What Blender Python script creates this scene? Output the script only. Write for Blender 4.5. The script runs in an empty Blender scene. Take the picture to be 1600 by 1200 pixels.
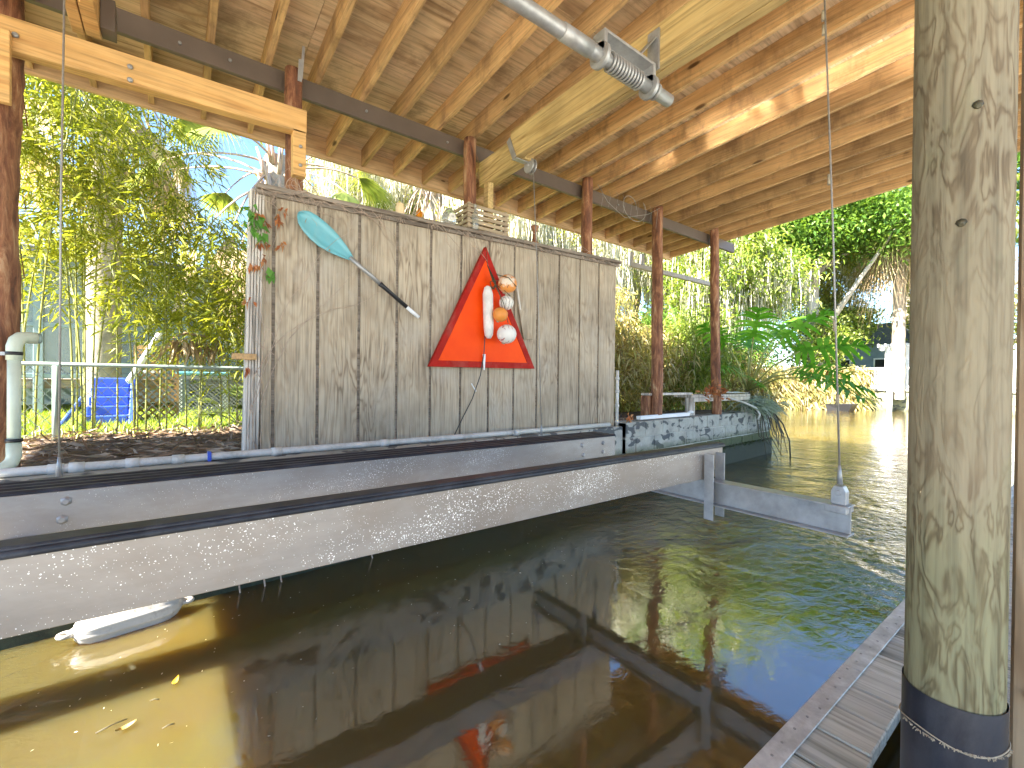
import bpy, math, random
import numpy as np
from mathutils import Vector, Matrix
random.seed(7); RNG = np.random.default_rng(7)
R = math.radians
sc = bpy.context.scene
COL = sc.collection

# ---------------------------------------------------------------- camera, sky, sun, exposure
H = 1.25
YAW, PITCH, ROLL = R(53.0), R(-0.42), R(0.6)
cam = bpy.data.objects.new('camera', bpy.data.cameras.new('camera')); COL.objects.link(cam)
cam.data.sensor_width = 36; cam.data.lens = 36 * 700 / 1600
cam.data.clip_start = 0.02; cam.data.clip_end = 1000
w_ = Vector((math.cos(YAW) * math.cos(PITCH), math.sin(YAW) * math.cos(PITCH), math.sin(PITCH)))
r_ = Vector((math.sin(YAW), -math.cos(YAW), 0)); u_ = r_.cross(w_)
r2 = r_ * math.cos(ROLL) + u_ * math.sin(ROLL); u2 = u_ * math.cos(ROLL) - r_ * math.sin(ROLL)
m = Matrix((r2, u2, -w_)).transposed().to_4x4(); m.translation = (0, 0, H); cam.matrix_world = m
sc.camera = cam

SUN_EL, SUN_AZ = R(41), math.atan2(-0.06, -0.95)        # direction towards the sun
world = bpy.data.worlds.new('World'); sc.world = world; world.use_nodes = True
wn = world.node_tree; bg = wn.nodes['Background']
sky = wn.nodes.new('ShaderNodeTexSky'); sky.sky_type = 'NISHITA'; sky.sun_disc = False
sky.sun_elevation = SUN_EL; sky.sun_rotation = math.pi / 2 - SUN_AZ
sky.air_density = 1.0; sky.dust_density = 0.1; sky.ozone_density = 5.0
wn.links.new(sky.outputs[0], bg.inputs[0]); bg.inputs[1].default_value = 0.06
sun = bpy.data.objects.new('sun', bpy.data.lights.new('sun', 'SUN')); COL.objects.link(sun)
sun.data.energy = 5.0; sun.data.angle = R(0.5); sun.data.color = (1.0, 0.93, 0.82)
sd = Vector((math.cos(SUN_EL) * math.cos(SUN_AZ), math.cos(SUN_EL) * math.sin(SUN_AZ), math.sin(SUN_EL)))
sun.rotation_euler = sd.to_track_quat('Z', 'Y').to_euler()
sc.view_settings.view_transform = 'Standard'; sc.view_settings.look = 'None'
sc.view_settings.gamma = 1; sc.view_settings.exposure = 3.2
sc.render.engine = 'CYCLES'
sc.cycles.max_bounces = 10; sc.cycles.diffuse_bounces = 6; sc.cycles.glossy_bounces = 5
sc.cycles.transparent_max_bounces = 12; sc.cycles.caustics_reflective = True; sc.cycles.blur_glossy = 0.0; sc.cycles.sample_clamp_indirect = 30
sc.cycles.use_guiding = True; sc.cycles.guiding_training_samples = 64

# ---------------------------------------------------------------- node helpers
def new_mat(name):
    m = bpy.data.materials.new(name); m.use_nodes = True
    nt = m.node_tree; b = nt.nodes['Principled BSDF']
    return m, nt, b
def N(nt, t, **kw):
    n = nt.nodes.new(t)
    for k, v in kw.items():
        if k in n.inputs: n.inputs[k].default_value = v
        else: setattr(n, k, v)
    return n
def ramp(nt, fac, stops, interp='LINEAR'):
    n = nt.nodes.new('ShaderNodeValToRGB'); n.color_ramp.interpolation = interp
    e = n.color_ramp.elements
    while len(e) > 1: e.remove(e[0])
    e[0].position = stops[0][0]; e[0].color = (*stops[0][1], 1)
    for p, c in stops[1:]:
        x = e.new(p); x.color = (*c, 1)
    nt.links.new(fac, n.inputs[0]); return n.outputs[0]
def gray(a): return (a, a, a)
def coords(nt, scale=(1, 1, 1), rand=True, rot=(0, 0, 0)):
    tc = N(nt, 'ShaderNodeTexCoord'); mp = N(nt, 'ShaderNodeMapping')
    mp.inputs['Scale'].default_value = scale; mp.inputs['Rotation'].default_value = rot
    nt.links.new(tc.outputs['Object'], mp.inputs['Vector'])
    if rand:
        oi = N(nt, 'ShaderNodeObjectInfo'); mu = N(nt, 'ShaderNodeMath', operation='MULTIPLY'); mu.inputs[1].default_value = 53.7
        nt.links.new(oi.outputs['Random'], mu.inputs[0])
        cb = N(nt, 'ShaderNodeCombineXYZ')
        for i in range(3): nt.links.new(mu.outputs[0], cb.inputs[i])
        nt.links.new(cb.outputs[0], mp.inputs['Location'])
    return mp.outputs[0]
def noise(nt, vec, scale, detail=4, rough=0.55, dist=0.0):
    n = N(nt, 'ShaderNodeTexNoise'); n.inputs['Scale'].default_value = scale
    n.inputs['Detail'].default_value = detail; n.inputs['Roughness'].default_value = rough
    n.inputs['Distortion'].default_value = dist
    nt.links.new(vec, n.inputs['Vector']); return n.outputs[0]
def math_(nt, op, a, b=None):
    n = N(nt, 'ShaderNodeMath', operation=op)
    for i, x in enumerate((a, b)):
        if x is None: continue
        if isinstance(x, (int, float)): n.inputs[i].default_value = x
        else: nt.links.new(x, n.inputs[i])
    return n.outputs[0]
def mix(nt, fac, a, b, mode='MIX'):
    n = N(nt, 'ShaderNodeMix', data_type='RGBA', blend_type=mode)
    for i, x in ((0, fac), (6, a), (7, b)):
        if isinstance(x, (int, float)): n.inputs[i].default_value = x
        elif isinstance(x, tuple): n.inputs[i].default_value = (*x, 1)
        else: nt.links.new(x, n.inputs[i])
    return n.outputs[2]
def bump(nt, b, h, strength=0.3, dist=0.01):
    n = N(nt, 'ShaderNodeBump'); n.inputs['Strength'].default_value = strength; n.inputs['Distance'].default_value = dist
    nt.links.new(h, n.inputs['Height']); nt.links.new(n.outputs[0], b.inputs['Normal'])

def grain(name, light, mid, dark, axis=0, rings=9.0, base=1.4, stretch=0.10, fine=1.0, rough=0.75,
          knots=0.0, stain=None, stain_amt=0.0, spec=0.3, bumps=0.35, sharp=0.5, rand=True, ringamt=1.0, big_amt=0.8, green_z=0, objvar=0.0):
    """sawn or peeled wood: contour lines of a noise stretched along the grain, plus fibres, knots and stains"""
    m, nt, b = new_mat(name)
    s = [1.0, 1.0, 1.0]; s[axis] = stretch
    v = coords(nt, tuple(x * base for x in s), rand)
    n1 = noise(nt, v, 2.2, 3, 0.5, 0.6)
    ring = math_(nt, 'SINE', math_(nt, 'MULTIPLY', n1, rings * 6.28))
    ring = math_(nt, 'MULTIPLY_ADD', ring, 0.5); nt.nodes[-1].inputs[2].default_value = 0.5
    ring = math_(nt, 'POWER', ring, 1.0 + sharp)
    fs = [60.0 * fine] * 3; fs[axis] = 2.2
    f = noise(nt, coords(nt, tuple(fs), rand), 1.0, 4, 0.65)
    vary = noise(nt, coords(nt, (0.9, 0.9, 0.9), rand), 2.0, 3, 0.6)
    ring2 = math_(nt, 'MULTIPLY', ring, ramp(nt, vary, [(0.35, gray(0.25 * ringamt)), (0.65, gray(ringamt))]))
    c = ramp(nt, ring2, [(0.0, light), (0.55, mid), (1.0, dark)])
    fr = ramp(nt, f, [(0.30, gray(0.48)), (0.52, gray(1.0)), (0.8, gray(1.2))])
    c = mix(nt, 0.75, c, fr, 'MULTIPLY')
    big = noise(nt, coords(nt, (1.1, 1.1, 1.1), rand), 1.6, 4, 0.6)
    c = mix(nt, big_amt, c, ramp(nt, big, [(0.3, gray(0.72)), (0.6, gray(1.08))]), 'MULTIPLY')
    if knots:
        vs = [5.0] * 3; vs[axis] = 1.6
        vo = N(nt, 'ShaderNodeTexVoronoi'); vo.inputs['Scale'].default_value = 1.0
        nt.links.new(coords(nt, tuple(vs), rand), vo.inputs['Vector'])
        k = ramp(nt, vo.outputs['Distance'], [(0.0, gray(1)), (0.07 * knots, gray(0.9)), (0.12 * knots, gray(0))])
        c = mix(nt, k, c, tuple(x * 0.3 for x in dark))
    if stain:
        sn = noise(nt, coords(nt, (1.3, 1.3, 0.7), rand), 2.3, 6, 0.7)
        k = ramp(nt, sn, [(0.52, gray(0)), (0.68, gray(stain_amt))])
        c = mix(nt, k, c, stain)
    if objvar:
        oi = N(nt, 'ShaderNodeObjectInfo'); c = mix(nt, 1.0, c, ramp(nt, oi.outputs['Random'], [(0.0, gray(1 - objvar)), (1.0, gray(1 + objvar * .5))]), 'MULTIPLY')
    if green_z:      # copper green treatment showing on the lower part
        sp = N(nt, 'ShaderNodeSeparateXYZ'); nt.links.new(coords(nt, (1, 1, 1), False), sp.inputs[0])
        zz = math_(nt, 'ADD', sp.outputs[2], math_(nt, 'MULTIPLY', noise(nt, coords(nt, (6, 6, 2), False), 1.5, 4, 0.6), 0.5))
        c = mix(nt, ramp(nt, math_(nt, 'SUBTRACT', zz, green_z), [(0.0, gray(0.32)), (0.35, gray(0))]), c, mix(nt, 1.0, c, (0.80, 1.15, 0.72), 'MULTIPLY'))
    nt.links.new(c, b.inputs['Base Color'])
    b.inputs['Roughness'].default_value = rough; b.inputs['Specular IOR Level'].default_value = spec
    h = mix(nt, 0.5, ring, f); bump(nt, b, h, bumps, 0.004)
    return m

def plain(name, col, rough=0.5, metal=0.0, var=0.12, vscale=8, spec=0.5, bumps=0.0, dirt=None, dirt_amt=0.5, coat=0.0):
    m, nt, b = new_mat(name)
    v = coords(nt)
    n = noise(nt, v, vscale, 6, 0.65)
    lo = tuple(x * (1 - var) for x in col); hi = tuple(min(1, x * (1 + var)) for x in col)
    c = ramp(nt, n, [(0.3, lo), (0.7, hi)])
    if dirt:
        d = noise(nt, coords(nt, (1, 1, 0.5)), 5, 8, 0.75, 0.4)
        c = mix(nt, ramp(nt, d, [(0.48, gray(0)), (0.66, gray(dirt_amt))]), c, dirt)
    nt.links.new(c, b.inputs['Base Color'])
    b.inputs['Roughness'].default_value = rough; b.inputs['Metallic'].default_value = metal
    b.inputs['Specular IOR Level'].default_value = spec
    b.inputs['Coat Weight'].default_value = coat
    if bumps: bump(nt, b, noise(nt, coords(nt), vscale * 4, 5, 0.7), bumps, 0.005)
    return m

def leafmat(name, cols, trans=0.45, rough=0.45):
    m, nt, b = new_mat(name)
    g = N(nt, 'ShaderNodeNewGeometry')
    st = [(i / max(1, len(cols) - 1), c) for i, c in enumerate(cols)]
    c = ramp(nt, g.outputs['Random Per Island'], st)
    nt.links.new(c, b.inputs['Base Color']); b.inputs['Roughness'].default_value = rough
    b.inputs['Specular IOR Level'].default_value = 0.25
    t = N(nt, 'ShaderNodeBsdfTranslucent'); tc = mix(nt, 1.0, c, (1.25, 1.2, 0.55), 'MULTIPLY'); nt.links.new(tc, t.inputs[0])
    mx = N(nt, 'ShaderNodeMixShader'); mx.inputs[0].default_value = trans
    nt.links.new(b.outputs[0], mx.inputs[1]); nt.links.new(t.outputs[0], mx.inputs[2])
    nt.links.new(mx.outputs[0], nt.nodes['Material Output'].inputs[0])
    return m

def speckled(name, base, speck, rough=0.42, metal=0.35, scale=120, amt=0.13, streak=None):
    """aluminium with dried white water spots"""
    m, nt, b = new_mat(name)
    v = coords(nt, (1, 1, 1), False)
    vo = N(nt, 'ShaderNodeTexVoronoi'); vo.inputs['Scale'].default_value = scale
    nt.links.new(v, vo.inputs['Vector'])
    dens = noise(nt, coords(nt, (1.2, 1.2, 3), False), 1.8, 4, 0.6)
    th = math_(nt, 'MULTIPLY', ramp(nt, dens, [(0.36, gray(0.03)), (0.62, gray(1))]), amt)
    k = math_(nt, 'LESS_THAN', vo.outputs['Distance'], th)
    vo2 = N(nt, 'ShaderNodeTexVoronoi'); vo2.inputs['Scale'].default_value = scale * 0.43
    nt.links.new(v, vo2.inputs['Vector'])
    k2 = math_(nt, 'LESS_THAN', vo2.outputs['Distance'], math_(nt, 'MULTIPLY', th, 0.75))
    k = math_(nt, 'MAXIMUM', k, k2)
    n = noise(nt, coords(nt, (1, 1, 4), False), 3, 6, 0.7)
    c = ramp(nt, n, [(0.3, tuple(x * 0.82 for x in base)), (0.55, base), (0.75, tuple(min(1, x * 1.15) for x in base))])
    bl = noise(nt, coords(nt, (1, 1, 1.6), False), 1.7, 7, 0.7, 0.5)
    c = mix(nt, ramp(nt, bl, [(0.42, gray(0)), (0.62, gray(0.55))]), c, tuple(x * y for x, y in zip(base, (0.72, 0.64, 0.56))))
    c = mix(nt, k, c, speck)
    nt.links.new(c, b.inputs['Base Color'])
    b.inputs['Roughness'].default_value = rough; b.inputs['Metallic'].default_value = metal
    bump(nt, b, noise(nt, coords(nt, (1, 1, 1), False), 40, 4, 0.6), 0.08, 0.003)
    return m

# ---------------------------------------------------------------- mesh helpers
class MB:
    def __init__(s): s.v = []; s.f = []; s.sm = []
    def add(s, vs, fs, smooth=False):
        o = len(s.v); s.v += [tuple(map(float, p)) for p in vs]; s.f += [tuple(o + i for i in f) for f in fs]; s.sm += [smooth] * len(fs)
        return s
    def box(s, x0, x1, y0, y1, z0, z1, sh=0.0, y_ref=3.62):
        vs = [(x, y, z - sh * (y - y_ref)) for z in (z0, z1) for x, y in ((x0, y0), (x1, y0), (x1, y1), (x0, y1))]
        return s.add(vs, [(3, 2, 1, 0), (4, 5, 6, 7), (0, 1, 5, 4), (1, 2, 6, 5), (2, 3, 7, 6), (3, 0, 4, 7)])
    def obox(s, c, ax, ay, az, hx, hy, hz):
        c = Vector(c); ax = Vector(ax).normalized() * hx; ay = Vector(ay).normalized() * hy; az = Vector(az).normalized() * hz
        vs = [c + az * k + ax * i + ay * j for k in (-1, 1) for i, j in ((-1, -1), (1, -1), (1, 1), (-1, 1))]
        return s.add(vs, [(3, 2, 1, 0), (4, 5, 6, 7), (0, 1, 5, 4), (1, 2, 6, 5), (2, 3, 7, 6), (3, 0, 4, 7)])
    def beam(s, p, q, wd, ht, up=(0, 0, 1)):
        p, q = Vector(p), Vector(q); d = (q - p); L = d.length; d.normalize()
        side = d.cross(Vector(up)); side = side.normalized() if side.length > 1e-5 else Vector((1, 0, 0)); u = side.cross(d)
        return s.obox((p + q) / 2, d, side, u, L / 2, wd / 2, ht / 2)
    def tube(s, pts, r, n=10, caps=True, jit=0.0):
        pts = [Vector(p) for p in pts]; rs = r if isinstance(r, (list, tuple)) else [r] * len(pts)
        vs = []; prev = None
        for i, p in enumerate(pts):
            t = (pts[min(i + 1, len(pts) - 1)] - pts[max(i - 1, 0)]); t = t.normalized() if t.length > 1e-9 else Vector((0, 0, 1))
            if prev is None: a = Vector((0, 0, 1)) if abs(t.z) < 0.9 else Vector((1, 0, 0)); a = (a - t * a.dot(t)).normalized()
            else: a = (prev - t * prev.dot(t)).normalized()
            prev = a; bb = t.cross(a)
            for k in range(n):
                q = 2 * math.pi * k / n; rr = rs[i] * (1 + (random.uniform(-jit, jit) if jit else 0))
                vs.append(p + a * math.cos(q) * rr + bb * math.sin(q) * rr)
        fs = [(i * n + k, i * n + (k + 1) % n, (i + 1) * n + (k + 1) % n, (i + 1) * n + k) for i in range(len(pts) - 1) for k in range(n)]
        s.add(vs, fs, True)
        if caps and n > 2:
            o = len(s.v) - len(vs); s.f.append(tuple(o + k for k in reversed(range(n)))); s.f.append(tuple(o + (len(pts) - 1) * n + k for k in range(n))); s.sm += [False, False]
        return s
    def lathe(s, c, prof, axis=(0, 0, 1), n=20):
        """prof: (distance along axis, radius)"""
        c = Vector(c); t = Vector(axis).normalized(); return s.tube([c + t * h for h, _ in prof], [max(1e-4, r) for _, r in prof], n)
    def sphere(s, c, r, sx=1, sy=1, sz=1, n=18, ax=None):
        prof = [(-math.cos(math.pi * i / 12), math.sin(math.pi * i / 12)) for i in range(13)]
        vs = []; c = Vector(c)
        for h, rr in prof:
            for k in range(n):
                q = 2 * math.pi * k / n; vs.append(c + Vector((math.cos(q) * rr * r * sx, math.sin(q) * rr * r * sy, h * r * sz)))
        fs = [(i * n + k, i * n + (k + 1) % n, (i + 1) * n + (k + 1) % n, (i + 1) * n + k) for i in range(12) for k in range(n)]
        return s.add(vs, fs, True)
    def prism(s, poly, axis_vec):
        """poly: list of 3D points (planar); extruded by axis_vec"""
        a = Vector(axis_vec); n = len(poly); vs = [Vector(p) for p in poly] + [Vector(p) + a for p in poly]
        fs = [tuple(range(n)), tuple(reversed(range(n, 2 * n)))] + [(i, i + n, (i + 1) % n + n, (i + 1) % n) for i in range(n)]
        return s.add(vs, fs)
    def build(s, name, mat, parent=None, bevel=0.0, origin=None, seg=1):
        me = bpy.data.meshes.new(name)
        par = parent; off = Vector((0, 0, 0))
        while par is not None: off = off + par.location; par = par.parent
        own = Vector(origin) - off if origin is not None else Vector((0, 0, 0))
        o_ = off + own
        me.from_pydata([(x - o_.x, y - o_.y, z - o_.z) for x, y, z in s.v], [], s.f)
        me.polygons.foreach_set('use_smooth', s.sm); me.update()
        import bmesh
        bm = bmesh.new(); bm.from_mesh(me); bmesh.ops.recalc_face_normals(bm, faces=bm.faces[:]); bm.to_mesh(me); bm.free()
        me.materials.append(mat)
        o = bpy.data.objects.new(name, me); COL.objects.link(o); o.parent = parent; o.location = own
        if bevel:
            md = o.modifiers.new('bevel', 'BEVEL'); md.width = bevel; md.segments = seg; md.limit_method = 'ANGLE'; md.angle_limit = R(40)
        return o
def npmesh(name, V, F, mat, parent=None, smooth=False):
    """V (n,3), F (m,4) world coordinates"""
    me = bpy.data.meshes.new(name); off = np.zeros(3); par = parent
    while par is not None: off = off + np.array(par.location); par = par.parent
    V = np.asarray(V, dtype=np.float32) - off.astype(np.float32); F = np.asarray(F, dtype=np.int32)
    me.vertices.add(len(V)); me.vertices.foreach_set('co', V.ravel())
    k = F.shape[1]; me.loops.add(F.size); me.loops.foreach_set('vertex_index', F.ravel())
    me.polygons.add(len(F)); me.polygons.foreach_set('loop_start', np.arange(0, F.size, k, dtype=np.int32))
    me.polygons.foreach_set('loop_total', np.full(len(F), k, dtype=np.int32))
    if smooth: me.polygons.foreach_set('use_smooth', np.ones(len(F), dtype=bool))
    me.update(calc_edges=True); me.materials.append(mat)
    o = bpy.data.objects.new(name, me); COL.objects.link(o); o.parent = parent; return o
def thing(name, label, cat, loc=(0, 0, 0), group=None):
    o = bpy.data.objects.new(name, None); COL.objects.link(o); o.location = loc; o.empty_display_size = 0.1
    o['label'] = label; o['category'] = cat
    if group: o['group'] = group
    return o
def tag(o, label, cat, group=None):
    o['label'] = label; o['category'] = cat
    if group: o['group'] = group
    return o
def struct(o): o['kind'] = 'structure'; return o
def stuff(o, label, cat): o['kind'] = 'stuff'; o['label'] = label; o['category'] = cat; return o
def unit(a): return a / (np.linalg.norm(a, axis=-1, keepdims=True) + 1e-9)
def leaf_arrays(P, D, L, W, fold=0.15, droop=0.0, up=None):
    """four-point folded leaf blades. P base, D direction, L length, W width"""
    n = len(P); D = unit(D); L = np.broadcast_to(L, (n,))[:, None]; W = np.broadcast_to(W, (n,))[:, None]
    rnd = RNG.normal(size=(n, 3)) if up is None else np.broadcast_to(np.array(up, float), (n, 3)) + RNG.normal(size=(n, 3)) * 0.5
    S = unit(np.cross(D, rnd)); Nn = np.cross(S, D)
    mid = P + D * L * 0.45 - np.array([0, 0, 1]) * L * droop * 0.2
    tip = P + D * L - np.array([0, 0, 1]) * L * droop
    V = np.stack([P, mid + S * W * 0.5 + Nn * W * fold, tip, mid - S * W * 0.5 + Nn * W * fold], 1).reshape(-1, 3)
    F = np.arange(4 * n).reshape(n, 4)
    return V, F
def ellip(n, c, r, shell=0.35):
    d = unit(RNG.normal(size=(n, 3))); rad = (RNG.uniform(shell, 1, size=(n, 1))) ** 0.7
    return np.array(c) + d * rad * np.array(r)

# ---------------------------------------------------------------- materials
M = {}
M['ply'] = grain('plywood', (0.70, 0.52, 0.33), (0.62, 0.44, 0.27), (0.42, 0.27, 0.15), 0, 7, 1.3, 0.16, 0.8, 0.8, 0.5, (0.20, 0.13, 0.08), 0.6, objvar=0.12, bumps=0.2)
M['joist'] = grain('joist_wood', (0.62, 0.39, 0.18), (0.52, 0.31, 0.13), (0.33, 0.17, 0.06), 1, 7, 2.4, 0.07, 1, 0.7, 0.9, (0.13, 0.07, 0.035), 0.6, ringamt=0.55, objvar=0.28)
M['fascia'] = grain('fascia_wood', (0.62, 0.42, 0.22), (0.54, 0.345, 0.165), (0.38, 0.215, 0.09), 0, 5, 2.2, 0.07, 1, 0.7, 0.5)
M['lift_wood'] = grain('treated_beam_wood', (0.58, 0.42, 0.18), (0.48, 0.33, 0.13), (0.28, 0.17, 0.06), 1, 11, 2.0, 0.06, 1, 0.65, 0.5)
M['header_wood'] = grain('orange_lumber', (0.62, 0.37, 0.14), (0.56, 0.32, 0.11), (0.42, 0.21, 0.07), 0, 6, 2.4, 0.06, 1, 0.6, 0.9)
M['beam_paint'] = plain('brown_grey_beam', (0.115, 0.085, 0.065), 0.5, 0, 0.15, 3, 0.4, 0.05)
M['siding'] = grain('weathered_siding', (0.45, 0.375, 0.275), (0.385, 0.31, 0.22), (0.255, 0.195, 0.135), 2, 10, 3.0, 0.16, 1.5, 0.85, 0.0, (0.46, 0.41, 0.34), 0.5, bumps=0.6, ringamt=1.0)
M['gray_wood'] = grain('grey_weathered_wood', (0.62, 0.57, 0.50), (0.50, 0.45, 0.39), (0.28, 0.24, 0.20), 2, 5, 3, 0.06, 1.4, 0.85, 0.3)
M['deck'] = grain('deck_board_wood', (0.58, 0.58, 0.50), (0.48, 0.48, 0.40), (0.26, 0.26, 0.20), 1, 6, 3, 0.06, 1.4, 0.8, 0.4, objvar=0.2)
M['dark_wood'] = grain('aged_trim_wood', (0.30, 0.25, 0.20), (0.22, 0.18, 0.14), (0.12, 0.09, 0.07), 0, 5, 3, 0.06, 1.4, 0.85, 0.3)
M['crate'] = grain('crate_wood', (0.42, 0.33, 0.22), (0.34, 0.26, 0.17), (0.22, 0.16, 0.10), 0, 5, 3, 0.1, 1.4, 0.85, 0.0)
M['piling'] = grain('treated_piling_wood', (0.25, 0.205, 0.128), (0.20, 0.152, 0.09), (0.115, 0.08, 0.043), 2, 6.0, 9.5, 0.24, 1.0, 0.75, 0.12, (0.27, 0.29, 0.15), 0.4, sharp=0.9, big_amt=0.6, green_z=1.0)
M['post_b'] = grain('brown_post_wood', (0.36, 0.27, 0.17), (0.28, 0.19, 0.11), (0.15, 0.09, 0.05), 2, 7, 3, 0.1, 1, 0.75, 0.3)
M['wrap'] = plain('black_piling_wrap', (0.018, 0.019, 0.026), 0.38, 0, 0.4, 6, 0.5, 0.1, (0.07, 0.07, 0.075), 0.5)
M['alu'] = speckled('spotted_aluminium', (0.38, 0.36, 0.33), (0.95, 0.93, 0.88), scale=150, amt=0.2, metal=.2)
M['alu_front'] = speckled('warm_spotted_aluminium', (0.34, 0.30, 0.26), (0.95, 0.93, 0.88), scale=150, amt=0.27, metal=.2)
M['galv'] = plain('galvanised_steel', (0.37, 0.37, 0.365), 0.42, 0.45, 0.22, 14, 0.5, 0.06, (0.36, 0.34, 0.32), 0.5)
M['edge'] = plain('dull_edge_metal', (0.55, 0.55, 0.53), 0.5, 0.3, 0.25, 18, 0.5, 0.08, (0.30, 0.28, 0.25), 0.6)
M['galv_dark'] = plain('aged_galvanised_steel', (0.32, 0.32, 0.31), 0.5, 0.4, 0.3, 20, 0.5, 0.08, (0.16, 0.13, 0.1), 0.5)
M['rubber'] = plain('black_rubber', (0.022, 0.025, 0.033), 0.5, 0, 0.35, 10, 0.3, 0.05, (0.08, 0.085, 0.10), 0.5)
M['pvc'] = plain('white_pvc', (0.60, 0.59, 0.55), 0.4, 0, 0.08, 5, 0.4, 0, (0.30, 0.29, 0.24), 0.7)
M['pvc_green'] = plain('pale_green_pvc', (0.56, 0.61, 0.49), 0.4, 0, 0.06, 5, 0.5, 0, (0.36, 0.38, 0.26), 0.4)
M['cable'] = plain('steel_cable', (0.33, 0.31, 0.28), 0.5, 0.5, 0.2, 60)
M['black'] = plain('black_plastic', (0.015, 0.015, 0.017), 0.4)
M['bark_post'] = None
M['blue'] = plain('blue_plastic', (0.035, 0.09, 0.52), 0.4, 0, 0.08, 3)
M['white'] = plain('white_paint', (0.78, 0.79, 0.80), 0.5, 0, 0.05, 4)
M['fender'] = plain('weathered_vinyl', (0.40, 0.38, 0.35), 0.4, 0, 0.12, 9, 0.5, 0.05, (0.10, 0.075, 0.05), 0.95)
M['paddle'] = plain('aqua_blade_plastic', (0.13, 0.39, 0.44), 0.35, 0, 0.08, 4, 0.5, 0, (0.26, 0.40, 0.40), 0.4)
M['rope'] = plain('frayed_rope', (0.36, 0.30, 0.21), 0.9, 0, 0.3, 60)
M['glass'] = plain('clear_glass', (0.85, 0.92, 0.88), 0.05); M['glass'].node_tree.nodes['Principled BSDF'].inputs['Transmission Weight'].default_value = 0.85
M['amber'] = plain('amber_glass', (0.75, 0.28, 0.02), 0.08); M['amber'].node_tree.nodes['Principled BSDF'].inputs['Transmission Weight'].default_value = 0.6
M['wax'] = plain('cream_wax', (0.78, 0.60, 0.34), 0.5, 0, 0.08, 8)
M['mesh_wire'] = plain('fence_wire', (0.22, 0.26, 0.22), 0.5, 0.4, 0.1, 9)
M['rail_green'] = plain('fence_pipe', (0.30, 0.38, 0.34), 0.45, 0.3, 0.15, 9)
M['lattice_tan'] = plain('tan_lattice', (0.30, 0.18, 0.07), 0.7, 0, 0.2, 7)
M['lattice_grey'] = plain('grey_lattice', (0.17, 0.18, 0.19), 0.6, 0, 0.12, 7)
M['screen_frame'] = plain('blue_grey_aluminium', (0.22, 0.29, 0.31), 0.5, 0.2, 0.1, 6)
M['house'] = plain('pale_grey_render', (0.55, 0.56, 0.54), 0.8, 0, 0.1, 2, 0.3)
M['bluegrey'] = plain('blue_grey_siding', (0.20, 0.26, 0.31), 0.7, 0, 0.15, 3, 0.3)
M['roof_dark'] = plain('dark_shingle', (0.10, 0.11, 0.12), 0.8, 0, 0.25, 9, 0.3)
M['gutter'] = plain('tan_gutter_metal', (0.32, 0.285, 0.235), 0.5, 0.1, 0.12, 7)
M['dead_leaf'] = leafmat('dead_leaves', [(0.22, 0.08, 0.03), (0.42, 0.13, 0.05), (0.50, 0.22, 0.08), (0.30, 0.16, 0.08)], 0.2)
M['litter'] = leafmat('leaf_litter', [(0.30, 0.20, 0.13), (0.20, 0.12, 0.07), (0.42, 0.33, 0.24), (0.12, 0.075, 0.05), (0.50, 0.42, 0.33)], 0.1, 0.7)
M['vine_leaf'] = leafmat('vine_leaves', [(0.10, 0.26, 0.05), (0.16, 0.36, 0.08)], 0.4)
M['bamboo_leaf'] = leafmat('bamboo_leaves', [(0.13, 0.17, 0.02), (0.24, 0.27, 0.03), (0.36, 0.36, 0.04), (0.18, 0.23, 0.04), (0.42, 0.40, 0.07)], 0.5)
M['grass'] = leafmat('grass_blades', [(0.16, 0.25, 0.025), (0.24, 0.33, 0.04), (0.33, 0.37, 0.07)], 0.4)
M['oak'] = leafmat('oak_leaves', [(0.05, 0.12, 0.02), (0.10, 0.20, 0.03), (0.16, 0.26, 0.04), (0.07, 0.15, 0.03)], 0.4)
M['lime'] = leafmat('lime_leaves', [(0.08, 0.14, 0.02), (0.20, 0.28, 0.04), (0.32, 0.38, 0.09), (0.12, 0.20, 0.03), (0.45, 0.47, 0.24)], 0.45)
M['yellowish'] = leafmat('yellow_green_leaves', [(0.22, 0.25, 0.04), (0.30, 0.31, 0.07), (0.15, 0.19, 0.03), (0.38, 0.34, 0.12)], 0.4)
M['dry'] = leafmat('dry_mixed_leaves', [(0.42, 0.34, 0.12), (0.24, 0.24, 0.07), (0.55, 0.47, 0.27), (0.20, 0.13, 0.06), (0.34, 0.36, 0.10), (0.60, 0.55, 0.40)], 0.45)
M['moss'] = leafmat('hanging_moss', [(0.48, 0.47, 0.38), (0.62, 0.60, 0.50), (0.34, 0.34, 0.25)], 0.3, 0.8)
M['palm'] = leafmat('palm_fronds', [(0.18, 0.24, 0.05), (0.27, 0.31, 0.08), (0.13, 0.19, 0.04)], 0.4)
M['palm_dead'] = leafmat('dead_palm_fronds', [(0.38, 0.28, 0.16), (0.28, 0.20, 0.11), (0.46, 0.37, 0.24)], 0.25, 0.7)
M['philo'] = leafmat('philodendron_leaves', [(0.09, 0.26, 0.02), (0.13, 0.35, 0.03), (0.20, 0.44, 0.05)], 0.45, 0.3)
M['bromeliad'] = leafmat('bromeliad_leaves', [(0.26, 0.34, 0.28), (0.36, 0.42, 0.36), (0.18, 0.22, 0.15)], 0.25)
M['culm'] = plain('bamboo_culm', (0.26, 0.27, 0.07), 0.45, 0, 0.3, 6)
M['trunk'] = plain('pale_trunk_bark', (0.34, 0.29, 0.23), 0.85, 0, 0.3, 7, 0.2, 0.5, (0.16, 0.13, 0.10), 0.6)
M['white_trunk'] = plain('whitish_bark', (0.48, 0.44, 0.38), 0.85, 0, 0.2, 5, 0.2, 0.4)  # even bark colour, paler than the other trunks
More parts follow.
